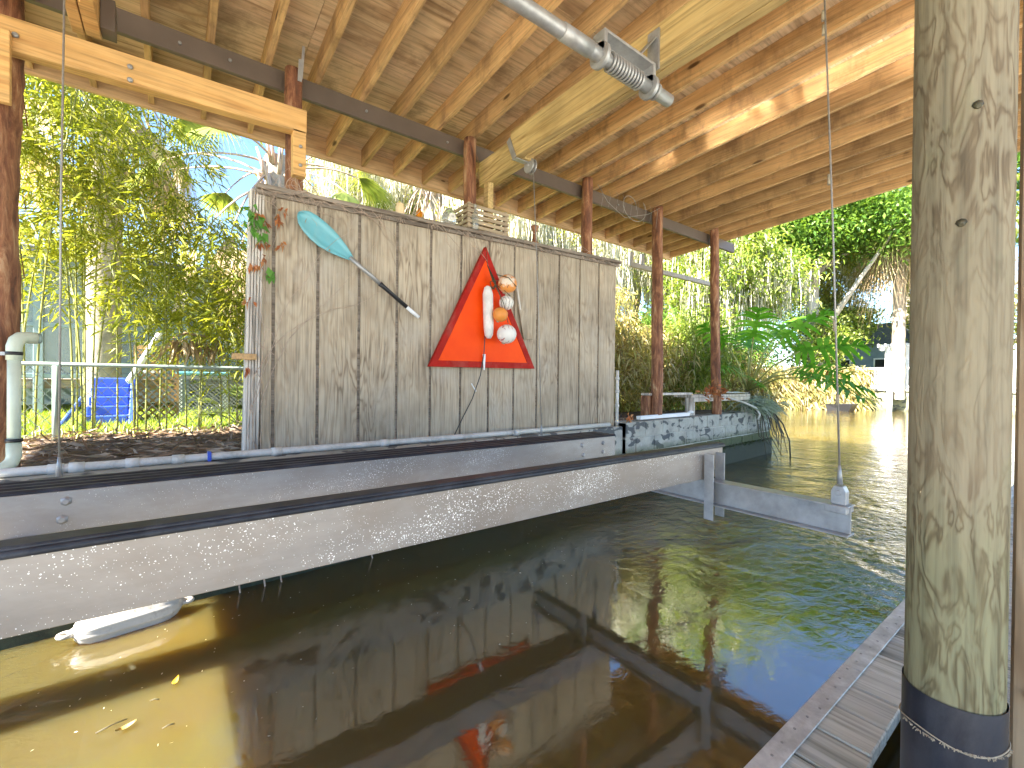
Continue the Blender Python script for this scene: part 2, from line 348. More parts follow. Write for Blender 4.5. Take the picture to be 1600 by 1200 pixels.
M['petiole'] = plain('palm_petiole', (0.46, 0.34, 0.26), 0.7, 0, 0.2, 9)
M['stem_dark'] = plain('dark_stem', (0.07, 0.06, 0.03), 0.6, 0, 0.3, 9)
M['vine_stem'] = plain('dry_vine_stem', (0.40, 0.31, 0.24), 0.85, 0, 0.3, 20)
M['foam'] = plain('painted_foam', (0.74, 0.71, 0.66), 0.7, 0, 0.1, 12, 0.3, 0.2, (0.40, 0.36, 0.30), 0.5)
M['buoy_o'] = plain('orange_buoy', (0.72, 0.24, 0.03), 0.5, 0, 0.1, 9, 0.4, 0.1, (0.5, 0.3, 0.12), 0.5)

def mat_bark():
    m, nt, b = new_mat('peeling_bark')
    v = coords(nt, (7, 7, 1.6)); n = noise(nt, v, 2.2, 7, 0.7, 0.8)
    c = ramp(nt, n, [(0.30, (0.055, 0.022, 0.012)), (0.46, (0.20, 0.075, 0.035)), (0.56, (0.33, 0.15, 0.07)), (0.66, (0.48, 0.30, 0.17)), (0.8, (0.25, 0.12, 0.06))])
    f = noise(nt, coords(nt, (50, 50, 3)), 1, 4, 0.6); c = mix(nt, 0.6, c, ramp(nt, f, [(0.3, gray(0.5)), (0.6, gray(1.05))]), 'MULTIPLY')
    nt.links.new(c, b.inputs['Base Color']); b.inputs['Roughness'].default_value = 0.75; bump(nt, b, n, 0.8, 0.02)
    return m
M['bark_post'] = mat_bark()
def mat_water():
    m, nt, b = new_mat('canal_water')
    v0 = coords(nt, (1, 1, 1), False)
    b.inputs['Base Color'].default_value = (0.115, 0.088, 0.02, 1)
    n = noise(nt, v0, 0.6, 3, 0.5)
    c = ramp(nt, n, [(0.35, (0.080, 0.078, 0.036)), (0.6, (0.104, 0.070, 0.014))])
    b.inputs['Subsurface Weight'].default_value = 1.0; b.inputs['Subsurface Scale'].default_value = 1.1
    b.inputs['Subsurface Radius'].default_value = (1.0, 0.7, 0.25)
    nt.links.new(c, b.inputs['Base Color'])
    b.inputs['Roughness'].default_value = 0.035; b.inputs['IOR'].default_value = 2.45
    b.inputs['Specular Tint'].default_value = (1, 1, 1, 1)
    sep = N(nt, 'ShaderNodeSeparateXYZ'); nt.links.new(v0, sep.inputs[0])
    fx = N(nt, 'ShaderNodeMapRange'); fx.inputs[1].default_value = 2.2; fx.inputs[2].default_value = 5.0; fx.inputs[3].default_value = 0.03; fx.inputs[4].default_value = 1.0
    nt.links.new(sep.outputs[0], fx.inputs[0])
    a = noise(nt, v0, 1.5, 2, 0.5, 0.8); bb = noise(nt, coords(nt, (1.0, 1.4, 1), False), 10.0, 4, 0.6, 0.8)
    h = math_(nt, 'ADD', math_(nt, 'MULTIPLY', a, 1.6), math_(nt, 'MULTIPLY', bb, 0.42))
    fl = N(nt, 'ShaderNodeMapRange'); fl.inputs[1].default_value = -0.25; fl.inputs[2].default_value = -1.0; fl.inputs[3].default_value = 0.0; fl.inputs[4].default_value = 1.1
    nt.links.new(sep.outputs[0], fl.inputs[0])
    h = math_(nt, 'MULTIPLY', h, math_(nt, 'ADD', fx.outputs[0], fl.outputs[0]))
    far = N(nt, 'ShaderNodeMapRange'); far.inputs[1].default_value = 4.5; far.inputs[2].default_value = 12; far.inputs[3].default_value = 1.0; far.inputs[4].default_value = 0.16
    nt.links.new(sep.outputs[0], far.inputs[0]); h = math_(nt, 'MULTIPLY', h, far.outputs[0])
    bump(nt, b, h, 1.0, 0.045)
    return m
M['water'] = mat_water()
def mat_mulch():
    m, nt, b = new_mat('mulch_ground')
    n = noise(nt, coords(nt, (1, 1, 1), False), 26, 8, 0.8, 1.0)
    c = ramp(nt, n, [(0.3, (0.05, 0.032, 0.02)), (0.5, (0.17, 0.11, 0.07)), (0.68, (0.34, 0.25, 0.17))])
    nt.links.new(c, b.inputs['Base Color']); b.inputs['Roughness'].default_value = 0.95; bump(nt, b, n, 1.0, 0.04); return m
M['mulch'] = mat_mulch()
def mat_lawn():
    m, nt, b = new_mat('lawn')
    n = noise(nt, coords(nt, (1, 1, 1), False), 9, 8, 0.8)
    c = ramp(nt, n, [(0.3, (0.07, 0.12, 0.02)), (0.5, (0.15, 0.20, 0.03)), (0.7, (0.24, 0.26, 0.06))])
    nt.links.new(c, b.inputs['Base Color']); b.inputs['Roughness'].default_value = 0.9; bump(nt, b, n, 0.8, 0.05); return m
M['lawn'] = mat_lawn()
def mat_concrete(name, top, low, moss, z_moss, soft=0.12):
    """weathered concrete: black stains, algae growing up from the water line"""
    m, nt, b = new_mat(name)
    v = coords(nt, (1, 1, 1), False)
    n = noise(nt, v, 5, 8, 0.7); c = ramp(nt, n, [(0.3, low), (0.65, top)])
    s = noise(nt, coords(nt, (2.4, 2.4, 4.0), False), 2.4, 3, 0.5, 0.6)
    c = mix(nt, ramp(nt, s, [(0.54, gray(0)), (0.58, gray(0.9))]), c, (0.055, 0.06, 0.065))
    sep = N(nt, 'ShaderNodeSeparateXYZ'); nt.links.new(v, sep.inputs[0])
    zz = math_(nt, 'ADD', sep.outputs[2], math_(nt, 'MULTIPLY', noise(nt, v, 7, 6, 0.7), 0.16))
    k = ramp(nt, math_(nt, 'SUBTRACT', zz, z_moss), [(0.0, gray(1)), (soft, gray(0))])
    mc = ramp(nt, noise(nt, v, 22, 6, 0.75), [(0.3, tuple(x * 0.35 for x in moss)), (0.7, moss)])
    c = mix(nt, k, c, mc)
    nt.links.new(c, b.inputs['Base Color']); b.inputs['Roughness'].default_value = 0.8
    bump(nt, b, noise(nt, v, 45, 6, 0.75), 0.6, 0.01); return m
M['block'] = mat_concrete('stained_block', (0.44, 0.43, 0.37), (0.25, 0.25, 0.22), (0.10, 0.12, 0.045), 0.46)
M['footing'] = mat_concrete('wet_footing', (0.14, 0.14, 0.12), (0.06, 0.065, 0.055), (0.035, 0.045, 0.022), 0.35)
M['mortar'] = plain('pale_mortar', (0.46, 0.45, 0.40), 0.9, 0, 0.15, 9)
M['far_wall'] = mat_concrete('far_bank_concrete', (0.34, 0.33, 0.20), (0.16, 0.17, 0.09), (0.05, 0.05, 0.03), 0.02, 0.3)
def mat_sign():
    m, nt, b = new_mat('orange_red_panel')
    n = noise(nt, coords(nt), 3, 4, 0.6); c = ramp(nt, n, [(0.3, (0.80, 0.055, 0.001)), (0.7, (0.90, 0.085, 0.002))])
    nt.links.new(c, b.inputs['Base Color']); b.inputs['Roughness'].default_value = 0.5; b.inputs['Specular IOR Level'].default_value = 0.15; return m
M['sign'] = mat_sign()
M['sign_edge'] = plain('faded_red_frame', (0.34, 0.012, 0.006), 0.6, 0, 0.2, 9, 0.15, 0.05, (0.40, 0.12, 0.09), 0.45)
def mat_scribble(name, base, ink, patch=None):
    m, nt, b = new_mat(name)
    v = coords(nt); w = N(nt, 'ShaderNodeTexWave', wave_type='BANDS'); w.inputs['Scale'].default_value = 9; w.inputs['Distortion'].default_value = 9; w.inputs['Detail'].default_value = 3
    nt.links.new(v, w.inputs['Vector']); k = ramp(nt, w.outputs['Fac'], [(0.0, gray(1)), (0.09, gray(0))])
    reg = noise(nt, v, 6, 2); k = math_(nt, 'MULTIPLY', k, ramp(nt, reg, [(0.46, gray(0)), (0.5, gray(1))]))
    c = base
    if patch:
        pn = noise(nt, v, 5, 5, 0.7); c = mix(nt, ramp(nt, pn, [(0.46, gray(0)), (0.54, gray(1))]), base, patch)
    c = mix(nt, k, c, ink); nt.links.new(c, b.inputs['Base Color']); b.inputs['Roughness'].default_value = 0.6; return m
M['ball_a'] = mat_scribble('orange_white_float', (0.74, 0.62, 0.48), (0.25, 0.10, 0.05), (0.74, 0.28, 0.06))
M['ball_b'] = mat_scribble('marked_white_float', (0.72, 0.69, 0.62), (0.05, 0.03, 0.03))
M['ball_c'] = mat_scribble('red_marked_white_float', (0.74, 0.71, 0.66), (0.32, 0.03, 0.03))

# ---------------------------------------------------------------- ground and water
def slab(name, poly, z0, z1, mat):
    return struct(MB().prism([(x, y, z0) for x, y in poly], (0, 0, z1 - z0)).build(name, mat))
wt = MB().box(-60, 120, -60, 120, -1.6, 0).build('water', M['water']); struct(wt)
slab('lawn', [(-60, 3.66), (8.55, 3.78), (9.3, 6.2), (12.5, 13), (15, 40), (15, 110), (-60, 110)], -1.0, 0.66, M['lawn'])
struct(MB().prism([(-6, 3.5, 0.5), (4.3, 3.5, 0.5), (8.5, 3.82, 0.5), (8.6, 4.6, 0.5), (5, 5.6, 0.5), (0.9, 5.55, 0.5), (-1.5, 5.4, 0.5), (-6, 5.3, 0.5)], (0, 0, 0.225)).build('mulch_bed', M['mulch']))
slab('far_bank', [(19, 30), (21.5, 12), (25.5, 8.4), (28.3, 7.9), (28.3, -30), (110, -30), (110, 110), (19, 110)], -1.0, 0.62, M['lawn'])
slab('near_bank', [(-60, -.5), (3.4, -.5), (3.2, 0.12), (2.6, 0.30), (-60, 0.30)], -1.0, 0.10, M['mulch'])
slab('bounce_ground', [(-60, -60), (60, -60), (60, -8), (16, -1.2), (3.402, -.502), (-60, -.502)], -1.0, 0.11, M['mortar'])  # unseen pale ground added behind the camera to bounce light onto the ceiling

# ---------------------------------------------------------------- boathouse roof
SL = 0.06
def zj(y): return 3.53 - SL * (y - 3.62)
roof = thing('boathouse_roof', 'plywood boathouse roof on brown joists seen from below, over the slip', 'roof', (1.5, 3.6, 3.5))
Y0, Y1 = -2.6, 4.70
xs = [-4.1 + 2.44 * i for i in range(6)]; ys = [Y0 + 1.217 * i for i in range(7)]
for i in range(len(xs) - 1):
    for j in range(len(ys) - 1):
        x1 = min(xs[i + 1], 7.15) - 0.003
        MB().box(xs[i], x1, ys[j], ys[j + 1] - 0.004 if j < len(ys) - 2 else Y1 + .06, 3.53 + 0.171, 3.53 + 0.186, SL).build('plywood_sheet', M['ply'], roof, origin=(xs[i], ys[j], 3.6))
MB().box(-4.1, 7.12, Y0, Y1 + .06, 3.53 + 0.188, 3.53 + .205, SL).build('seam_light_block', M['roof_dark'], roof)  # unseen sheet added above the plywood to stop light leaking through seams
for k in range(-12, 21):
    x = 0.19 + 0.343 * k + random.uniform(-.006, .006)
    MB().box(x - 0.02, x + 0.02, Y0, Y1, 3.53, 3.53 + 0.1705, SL).build('joist', M['joist'], roof, 0.003, origin=(x, 1.0, 3.6))
MB().box(-4.1, 7.1, Y1 + .002, Y1 + 0.04, 3.50, 3.53 + 0.1705, SL).build('fascia', M['fascia'], roof, 0.003)
MB().box(-4.1, 7.30, 3.685, 3.725, 3.375, 3.520).build('support_beam', M['beam_paint'], roof, 0.004)
for x, z in ((0.30, 3.45), (0.02, 3.44), (1.25, 3.45), (2.0, 3.44), (3.0, 3.46), (4.4, 3.45)):
    MB().lathe((x, 3.685, z), [(0, 0.011), (0.01, 0.011), (0.014, 0.006)], (0, -1, 0), 10).build('bolt', M['galv_dark'], roof)

# posts: peeled logs behind the wall
def log_post(x0, x1, y, z0, z1, r, label, n=22):
    t = thing('log_post', label, 'post', ((x0 + x1) / 2, y, z0), 'peeling log posts under the roof')
    rings = 46; pts = []; V = []; ph = random.random() * 9
    for i in range(rings):
        f = i / (rings - 1); z = z0 + (z1 - z0) * f
        cx = x0 + (x1 - x0) * f + 0.006 * math.sin(z * 5 + ph)
        for k in range(n):
            q = 2 * math.pi * k / n
            rr = r * (1.08 - 0.16 * f) * (1 + 0.05 * math.sin(3 * q + z * 2.3 + ph) + random.uniform(-.045, .045))
            V.append((cx + math.cos(q) * rr, y + math.sin(q) * rr, z))
    b = MB(); b.add(V, [(i * n + k, i * n + (k + 1) % n, (i + 1) * n + (k + 1) % n, (i + 1) * n + k) for i in range(rings - 1) for k in range(n)], True)
    b.f.append(tuple((rings - 1) * n + k for k in range(n))); b.sm.append(False)
    # strips of loose bark
    s = b
    for _ in range(16):
        z = random.uniform(max(z0, 0.9), z1 - .1); q = random.uniform(0, 6.28); d = Vector((math.cos(q), math.sin(q), 0)); p = Vector((x0 + (x1 - x0) * (z - z0) / (z1 - z0), y, z)) + d * r
        L = random.uniform(.05, .16); sd_ = Vector((-d.y, d.x, 0)) * random.uniform(.004, .012)
        s.add([p - sd_, p + sd_, p + sd_ * .6 + d * .012 + Vector((0, 0, -L)), p - sd_ * .5 + d * .018 + Vector((0, 0, -L))], [(0, 1, 2, 3)])
    b.build('log', M['bark_post'], t)
    return t
p1 = log_post(0.69, 0.69, 3.605, 0.6, 3.50, 0.062, 'red-brown log post at the left end of the siding wall, behind the orange header')
log_post(2.19, 2.20, 3.605, 0.6, 3.50, 0.062, 'red-brown log post behind the wooden crate on the wall')
log_post(3.79, 3.77, 3.61, 0.6, 3.57, 0.066, 'log post rising behind the right part of the siding wall')
log_post(5.10, 5.07, 3.58, 0.6, 3.55, 0.072, 'thick log post standing free just right of the siding wall')
log_post(6.66, 6.50, 3.60, 0.6, 3.62, 0.066, 'outermost log post beside the downspout and the plank shelf')
log_post(-0.79, -0.76, 3.56, 0.6, 3.50, 0.105, 'dark log post at the left edge behind the pale green standpipe')
s = MB(); s.beam((0.715, 3.54, 3.40), (0.722, 3.54, 3.56), 0.028, 0.004, (0, 1, 0)); s.beam((0.725, 3.535, 3.42), (0.74, 3.535, 3.66), 0.018, 0.004, (0, 1, 0))
s.build('tie_strap', M['galv'], p1)

lw = thing('loose_wire', 'thin loose wire looped under the joists between the third and fourth log posts', 'wire', (4.4, 3.5, 3.5))
wb = MB(); wb.tube([(4.35 + .17 * math.cos(q) + .03 * q, 3.50, 3.36 + .14 * math.sin(q)) for q in [i * .35 for i in range(22)]], .0035, 5)
wb.tube([(3.85, 3.52, 3.50), (4.0, 3.50, 3.33), (4.3, 3.50, 3.22), (4.75, 3.5, 3.36), (5.0, 3.5, 3.50)], .003, 5)
for i in range(9):
    x = 3.9 + i * .13; wb.tube([(x, 3.52, 3.50), (x + .03, 3.51, 3.38 + .04 * (i % 3)), (x - .02, 3.50, 3.22 + .05 * (i % 2))], .0018, 4)
wb.build('wire_loops', M['cable'], lw)
# header lumber, cleats
hd = thing('header_board', 'long orange lumber board bolted across the front of the two left log posts', 'beam', (0, 3.43, 3.0))
MB().add([(-3.4, 3.40, 2.83), (0.735, 3.40, 2.965), (0.735, 3.475, 2.965), (-3.4, 3.475, 2.83), (-3.4, 3.40, 3.01), (0.735, 3.40, 3.13), (0.735, 3.475, 3.13), (-3.4, 3.475, 3.01)],
         [(3, 2, 1, 0), (4, 5, 6, 7), (0, 1, 5, 4), (1, 2, 6, 5), (2, 3, 7, 6), (3, 0, 4, 7)]).build('board', M['header_wood'], hd, 0.003)
for x0, x1, z0, z1 in ((0.648, 0.732, 2.665, 2.98), (-0.83, -0.672, 2.63, 3.0)):
    y = 3.40 if x0 > 0 else 3.36
    c = MB().box(x0, x1, y, y + 0.039 if x0 < 0 else y + .075, z0, z1 if x0 < 0 else 2.978).build('cleat', M['header_wood'], hd, 0.003)
    for zz in (z0 + .07, z0 + .2): MB().lathe(((x0 + x1) / 2 + .005, y, zz), [(0, 0.012), (0.008, 0.012), (0.012, 0.006)], (0, -1, 0), 8).build('bolt', M['galv_dark'], c)
for x, z in ((-0.21, 3.03), (-0.21, 2.955), (-0.66, 3.00)): MB().lathe((x, 3.40, z), [(0, 0.014), (0.009, 0.014), (0.014, 0.007)], (0, -1, 0), 8).build('bolt', M['galv_dark'], hd)

# lift beams (run across the slip under the joists)
lb = thing('lift_beam', 'honey coloured doubled lift beam under the joists, its pulley above the crate', 'beam', (2.36, 3.5, 3.12), 'wooden lift beams across the slip')
MB().box(2.335, 2.43, 2.95, 3.66, 3.115, 3.345).build('end_piece', M['lift_wood'], lb, 0.003)
MB().box(2.27, 2.331, -1.5, 3.07, 3.125, 3.365).build('timber', M['lift_wood'], lb, 0.003, origin=(2.2, 0, 3))
MB().box(2.334, 2.395, -1.5, 2.945, 3.122, 3.36).build('timber', M['lift_wood'], lb, 0.003, origin=(2.3, 0, 3))
MB().box(2.335, 2.395, 3.50, 3.579, 2.70, 3.112).build('cleat', M['lift_wood'], lb, 0.003)
pl = MB(); pl.beam((2.262, 3.09, 3.30), (2.262, 3.00, 3.11), 0.05, 0.006, (1, 0, 0)); pl.box(2.262, 2.44, 2.97, 3.02, 3.100, 3.108)
pk = pl.build('pulley_bracket', M['galv'], lb, 0.001)
wl = MB()
for dx in (0, 0.035): wl.lathe((2.40 + dx, 2.985, 3.085), [(0, 0.062), (0.008, 0.064)], (1, 0, 0), 22)
wl.lathe((2.40, 2.985, 3.085), [(0.008, 0.045), (0.035, 0.045)], (1, 0, 0), 18); wl.lathe((2.385, 2.985, 3.085), [(0, 0.014), (0.07, 0.014)], (1, 0, 0), 10)
wl.build('pulley_wheel', M['galv'], pk)
lb2 = thing('lift_beam', 'pair of pinkish lumber boards crossing at the top left, ending on the orange header board', 'beam', (-0.4, 3.4, 3.14), 'wooden lift beams across the slip')
MB().box(-0.455, -0.405, -1.5, 3.44, 3.14, 3.37).build('timber', M['header_wood'], lb2, 0.003, origin=(-.4, 0, 3))
MB().box(-0.40, -0.335, -1.5, 3.43, 3.142, 3.372).build('timber', M['header_wood'], lb2, 0.003, origin=(-.3, 0, 3))
MB().box(-0.332, -0.27, 3.33, 3.44, 3.16, 3.33).build('hanger_plate', M['beam_paint'], lb2, 0.001)

# drive pipe and its winder
dp = thing('drive_pipe', 'galvanised drive pipe with a cable wound drum, hung beside the honey lift beam', 'pipe', (1.9, 1.64, 2.98))
MB().tube([(-3, 1.64, 2.98), (1.6, 1.64, 2.98), (2.42, 1.64, 2.98)], 0.036, 18).build('pipe', M['galv'], dp)
MB().tube([(2.26, 1.64, 2.98), (2.285, 1.64, 2.98)], 0.047, 18).build('collar', M['galv_dark'], dp)
MB().tube([(1.52, 1.64, 2.98), (1.72, 1.64, 2.98)], 0.041, 18).build('splice_sleeve', M['galv'], dp)
br = MB()
for x in (1.80, 2.22):
    br.tube([(x - .012, 1.64, 2.98), (x + .012, 1.64, 2.98)], 0.066, 18); br.box(x - .012, x + .012, 1.60, 1.68, 3.0, 3.095)
br.box(1.79, 2.23, 1.60, 1.68, 3.090, 3.105); br.box(1.788, 2.232, 1.672, 1.684, 3.03, 3.10)
br.beam((2.10, 1.64, 3.1), (2.255, 1.64, 3.28), 0.05, 0.008, (1, 0, 0)); br.box(2.255, 2.268, 1.60, 1.68, 3.09, 3.33)
br.build('winder_bracket', M['galv'], dp, 0.0015)
cw = MB(); pts = []
for i in range(16 * 11):
    q = i / 16 * 2 * math.pi; pts.append((1.86 + i / (16 * 11) * 0.27, 1.64 + math.cos(q) * 0.043, 2.98 + math.sin(q) * 0.043))
cw.tube(pts, 0.0075, 6); cw.build('cable_coil', M['galv'], dp)

# ---------------------------------------------------------------- siding wall
wall = thing('siding_wall', 'weathered grey-brown grooved plywood siding wall above the seawall', 'wall', (2.3, 3.5, 0.7))
def ztop(x): return 2.520 + 0.028 * x
gx = [0.462, 0.549, 0.812 + .03, 1.114 + .03, 1.423 + .03, 1.726 + .03, 2.055, 2.357, 2.655, 2.950, 3.250, 3.560, 3.865, 4.158]
s = MB()
for i in range(len(gx) - 1):
    a, c = gx[i] + 0.011, gx[i + 1] - 0.011
    if i == len(gx) - 2: c = gx[i + 1]
    dz = random.uniform(-.012, .006); zb = 0.725 + dz - 0.008 * a
    s.add([(a, 3.5, zb), (c, 3.5, zb), (c, 3.5145, zb), (a, 3.5145, zb), (a, 3.5, ztop(a) - .01), (c, 3.5, ztop(c) - .01), (c, 3.5145, ztop(c) - .01), (a, 3.5145, ztop(a) - .01)],
          [(3, 2, 1, 0), (4, 5, 6, 7), (0, 1, 5, 4), (1, 2, 6, 5), (2, 3, 7, 6), (3, 0, 4, 7)])
s.build('siding', M['siding'], wall, 0.003, origin=(0, 3.5, 0))
bk = MB(); bk.add([(.462, 3.5150, .72), (4.157, 3.5150, .69), (4.157, 3.535, .69), (.462, 3.535, .72), (.462, 3.5150, ztop(.46) - .015), (4.157, 3.5150, ztop(4.157) - .015), (4.157, 3.535, ztop(4.157) - .015), (.462, 3.535, ztop(.46) - .015)],
          [(3, 2, 1, 0), (4, 5, 6, 7), (0, 1, 5, 4), (1, 2, 6, 5), (2, 3, 7, 6), (3, 0, 4, 7)])
bk.build('groove_backing', M['dark_wood'], wall)
cp = MB(); xa, xb = 0.44, 4.19
for yy0, yy1, dz0, dz1 in ((3.474, 3.499, -0.030, 0.0), (3.44, 3.60, 0.002, 0.032)):
    cp.add([(xa, yy0, ztop(xa) + dz0), (xb, yy0, ztop(xb) + dz0), (xb, yy1, ztop(xb) + dz0), (xa, yy1, ztop(xa) + dz0), (xa, yy0, ztop(xa) + dz1), (xb, yy0, ztop(xb) + dz1), (xb, yy1, ztop(xb) + dz1), (xa, yy1, ztop(xa) + dz1)],
           [(3, 2, 1, 0), (4, 5, 6, 7), (0, 1, 5, 4), (1, 2, 6, 5), (2, 3, 7, 6), (3, 0, 4, 7)])
cp.build('cap_rail', M['dark_wood'], wall, 0.003)
cpst = MB()
for i in range(5):
    a = 0.37 + i * 0.018
    cpst.add([(a, 3.49 + .003 * (i % 2), .70), (a + .0165, 3.49 + .003 * (i % 2), .70), (a + .0165, 3.60, .70), (a, 3.60, .70), (a + .035, 3.49 + .003 * (i % 2), 2.53), (a + .048, 3.49 + .003 * (i % 2), 2.53), (a + .048, 3.60, 2.53), (a + .035, 3.60, 2.53)],
             [(3, 2, 1, 0), (4, 5, 6, 7), (0, 1, 5, 4), (1, 2, 6, 5), (2, 3, 7, 6), (3, 0, 4, 7)])
cpst.build('corner_post', M['gray_wood'], wall, 0.003)
MB().box(0.30, 0.44, 3.43, 3.487, 1.372, 1.412).build('stub_board', M['joist'], wall, 0.003)

# kayak paddle half
A = Vector((0.690, 3.465, 2.420)); B = Vector((1.602, 3.455, 1.770)); d = (B - A).normalized(); L = (B - A).length
upv = Vector((0, -1, 0)); sdv = d.cross(upv).normalized()
pad = thing('kayak_paddle', 'half kayak paddle with aqua blade hung diagonally on the siding wall', 'paddle', tuple(A))
prof = [(0.0, 0.0), (0.012, 0.030), (0.045, 0.062), (0.10, 0.080), (0.17, 0.088), (0.24, 0.086), (0.31, 0.073), (0.38, 0.052), (0.43, 0.032), (0.455, 0.019)]
V = []; nn = 7
for t_, w2 in prof:
    for j in range(nn):
        q = (j / (nn - 1) * 2 - 1); asym = 1.0 + (0.12 if q > 0 else -0.10) * math.sin(t_ / 0.455 * math.pi)
        V.append(A + d * t_ + sdv * (q * w2 * asym) + upv * (0.012 + 0.022 * q * q + (0.012 if abs(q) < .2 and t_ > .15 else 0)))
F = [(i * nn + j, i * nn + j + 1, (i + 1) * nn + j + 1, (i + 1) * nn + j) for i in range(len(prof) - 1) for j in range(nn - 1)]
bl = MB().add(V, F, True).build('blade', M['paddle'], pad); md = bl.modifiers.new('thick', 'SOLIDIFY'); md.thickness = 0.006
c0 = A + upv * 0.028
MB().tube([c0 + d * 0.44, c0 + d * 0.73], 0.0155, 14).build('shaft', M['galv'], pad)
MB().tube([c0 + d * 0.725, c0 + d * 0.76, c0 + d * 1.0], [0.021, 0.0165, 0.0165], 14).build('grip', M['black'], pad)
MB().tube([c0 + d * 1.0, c0 + d * (L + .01)], 0.0150, 14).build('ferrule', M['white'], pad)
rps = {}
for _ in range(26):
    t_ = random.choice([0.065, 0.36, 0.37, .30]); rp = rps.setdefault(round(t_, 1), MB()); p = A + d * t_ + sdv * (random.uniform(-.01, .01) if t_ < .1 else 0.06) + upv * 0.035
    rp.tube([p, p + Vector((random.uniform(-.012, .012), -.008, -random.uniform(.01, .045)))], 0.0013, 4)
for rp in rps.values(): rp.build('rope_tie', M['rope'], pad)

# triangular sign
sg = thing('triangle_sign', 'bright orange-red triangular marker board hung on the siding wall', 'sign', (2.3, 3.44, 1.37))
T = [Vector((2.272, 3.43, 2.475)), Vector((1.712, 3.43, 1.362)), Vector((2.868, 3.43, 1.372))]
cen = sum(T, Vector()) / 3; inn = []
for i in range(3):
    a, bb, c = T[i], T[(i + 1) % 3], T[(i + 2) % 3]
    bis = ((bb - a).normalized() + (c - a).normalized()).normalized(); half = (bb - a).angle(c - a) / 2
    inn.append(a + bis * (0.055 / math.sin(half)))
MB().prism([p + Vector((0, 0.012, 0)) for p in inn], (0, 0.02, 0)).build('panel', M['sign'], sg)
fr = MB()
for i in range(3):
    j = (i + 1) % 3
    fr.add([T[i], T[j], inn[j] + Vector((0, .008, 0)), inn[i] + Vector((0, .008, 0)), T[i] + Vector((0, .045, 0)), T[j] + Vector((0, .045, 0)), inn[j] + Vector((0, .045, 0)), inn[i] + Vector((0, .045, 0))],
           [(3, 2, 1, 0), (4, 5, 6, 7), (0, 1, 5, 4), (2, 3, 7, 6)])
fr.build('frame', M['sign_edge'], sg, 0.002)
MB().add([(2.245, 3.425, 1.49), (2.275, 3.425, 1.49), (2.268, 3.425, 1.345), (2.255, 3.425, 1.345), (2.245, 3.428, 1.49), (2.275, 3.428, 1.49), (2.268, 3.428, 1.345), (2.255, 3.428, 1.345)],
         [(3, 2, 1, 0), (4, 5, 6, 7), (0, 1, 5, 4), (1, 2, 6, 5), (2, 3, 7, 6), (3, 0, 4, 7)]).build('paper_tag', M['white'], sg)

# floats hanging in front of it
BG = 'old net floats hanging on the red triangle'
def ball(c, r, mat, label, name='net_float'):
    t = thing(name, label, 'float', c, BG)
    MB().sphere(c, r, 1, 1, .97, 26).build('ball', mat, t)
    MB().lathe(c, [(-r * 1.06, r * .16), (-r * .95, r * .2), (-r * .8, r * .2)], (0.3, -.2, 1), 12).build('plug', M['rope'], t)
    return t
ball((2.43, 3.31, 2.135), 0.088, M['ball_a'], 'orange and white round float, topmost on the triangle')
ball((2.435, 3.33, 1.965), 0.068, M['ball_b'], 'small white scribbled float just under the orange and white one')
ball((2.325, 3.27, 1.84), 0.068, M['buoy_o'], 'plain orange round float in the middle of the hanging bunch')
ball((2.42, 3.30, 1.675), 0.090, M['ball_c'], 'white float with dark red scrawl, lowest of the bunch')
t = thing('net_float', 'long white cylindrical foam float hanging upright on the red triangle', 'float', (2.265, 3.38, 1.6), BG)
MB().lathe((2.275, 3.375, 1.63), [(0, 0.018), (0.03, 0.038), (0.10, 0.046), (0.40, 0.047), (0.46, 0.032), (0.475, 0.012)], (-.04, 0, 1), 18).build('foam_body', M['foam'], t)
rp = MB(); hook = Vector((2.268, 3.40, 2.30))
for c in ((2.43, 3.31, 2.22), (2.435, 3.27, 2.02), (2.325, 3.24, 1.90), (2.40, 3.25, 1.765), (2.27, 3.375, 2.08)):
    c = Vector(c); mid = Vector((2.31, 3.35, 2.13)) + Vector((random.uniform(-.02, .02), 0, random.uniform(-.02, .02))); rp.tube([hook, mid, (mid + c) / 2 + Vector((.01, -.02, -.01)), c], 0.0035, 6)
for _ in range(22):
    q = random.uniform(0, 6.28); p = Vector((2.295, 3.36, 2.12)); rp.tube([p + Vector((math.cos(q) * .03, -.01, math.sin(q) * .04)), p + Vector((math.cos(q + 1.4) * .03, -.02, math.sin(q + 1.4) * .05))], 0.003, 5)
rp.tube([(2.262, 3.425, 2.47), (2.266, 3.40, 2.36), hook], 0.0025, 5)
rp.tube([(2.30, 3.30, 2.20), (2.38, 3.225, 2.17), (2.47, 3.225, 2.10)], 0.004, 6)
tag(rp.build('float_rope', M['stem_dark']), 'tangled dark rope tying the floats to the tip of the triangle', 'rope')
cd = MB(); cd.tube([(2.272, 3.40, 1.83), (2.262, 3.415, 1.70), (2.25, 3.415, 1.50), (2.225, 3.43, 1.30), (2.17, 3.48, 1.08), (2.07, 3.49, .90), (1.98, 3.47, .76)], 0.0045, 8)
o = cd.build('power_cord', M['black']); tag(o, 'thin black cord hanging from the triangle down to the wall foot', 'cord')
MB().beam((2.15, 3.465, 1.22), (2.20, 3.465, 1.15), 0.012, 0.006).build('cord_clip', M['white'], o)
sp = thing('hand_scraper', 'weathered wooden paddle-shaped board hanging beside the red triangle', 'tool', (2.73, 3.47, 1.7))
MB().beam((2.655, 3.475, 2.21), (2.715, 3.475, 1.93), 0.022, 0.012, (0, 1, 0)).build('handle', M['gray_wood'], sp, 0.002)
MB().prism([(2.69, 3.465, 1.95), (2.76, 3.465, 1.94), (2.865, 3.465, 1.665), (2.755, 3.465, 1.66)], (0, 0.014, 0)).build('plate', M['siding'], sp, 0.002)

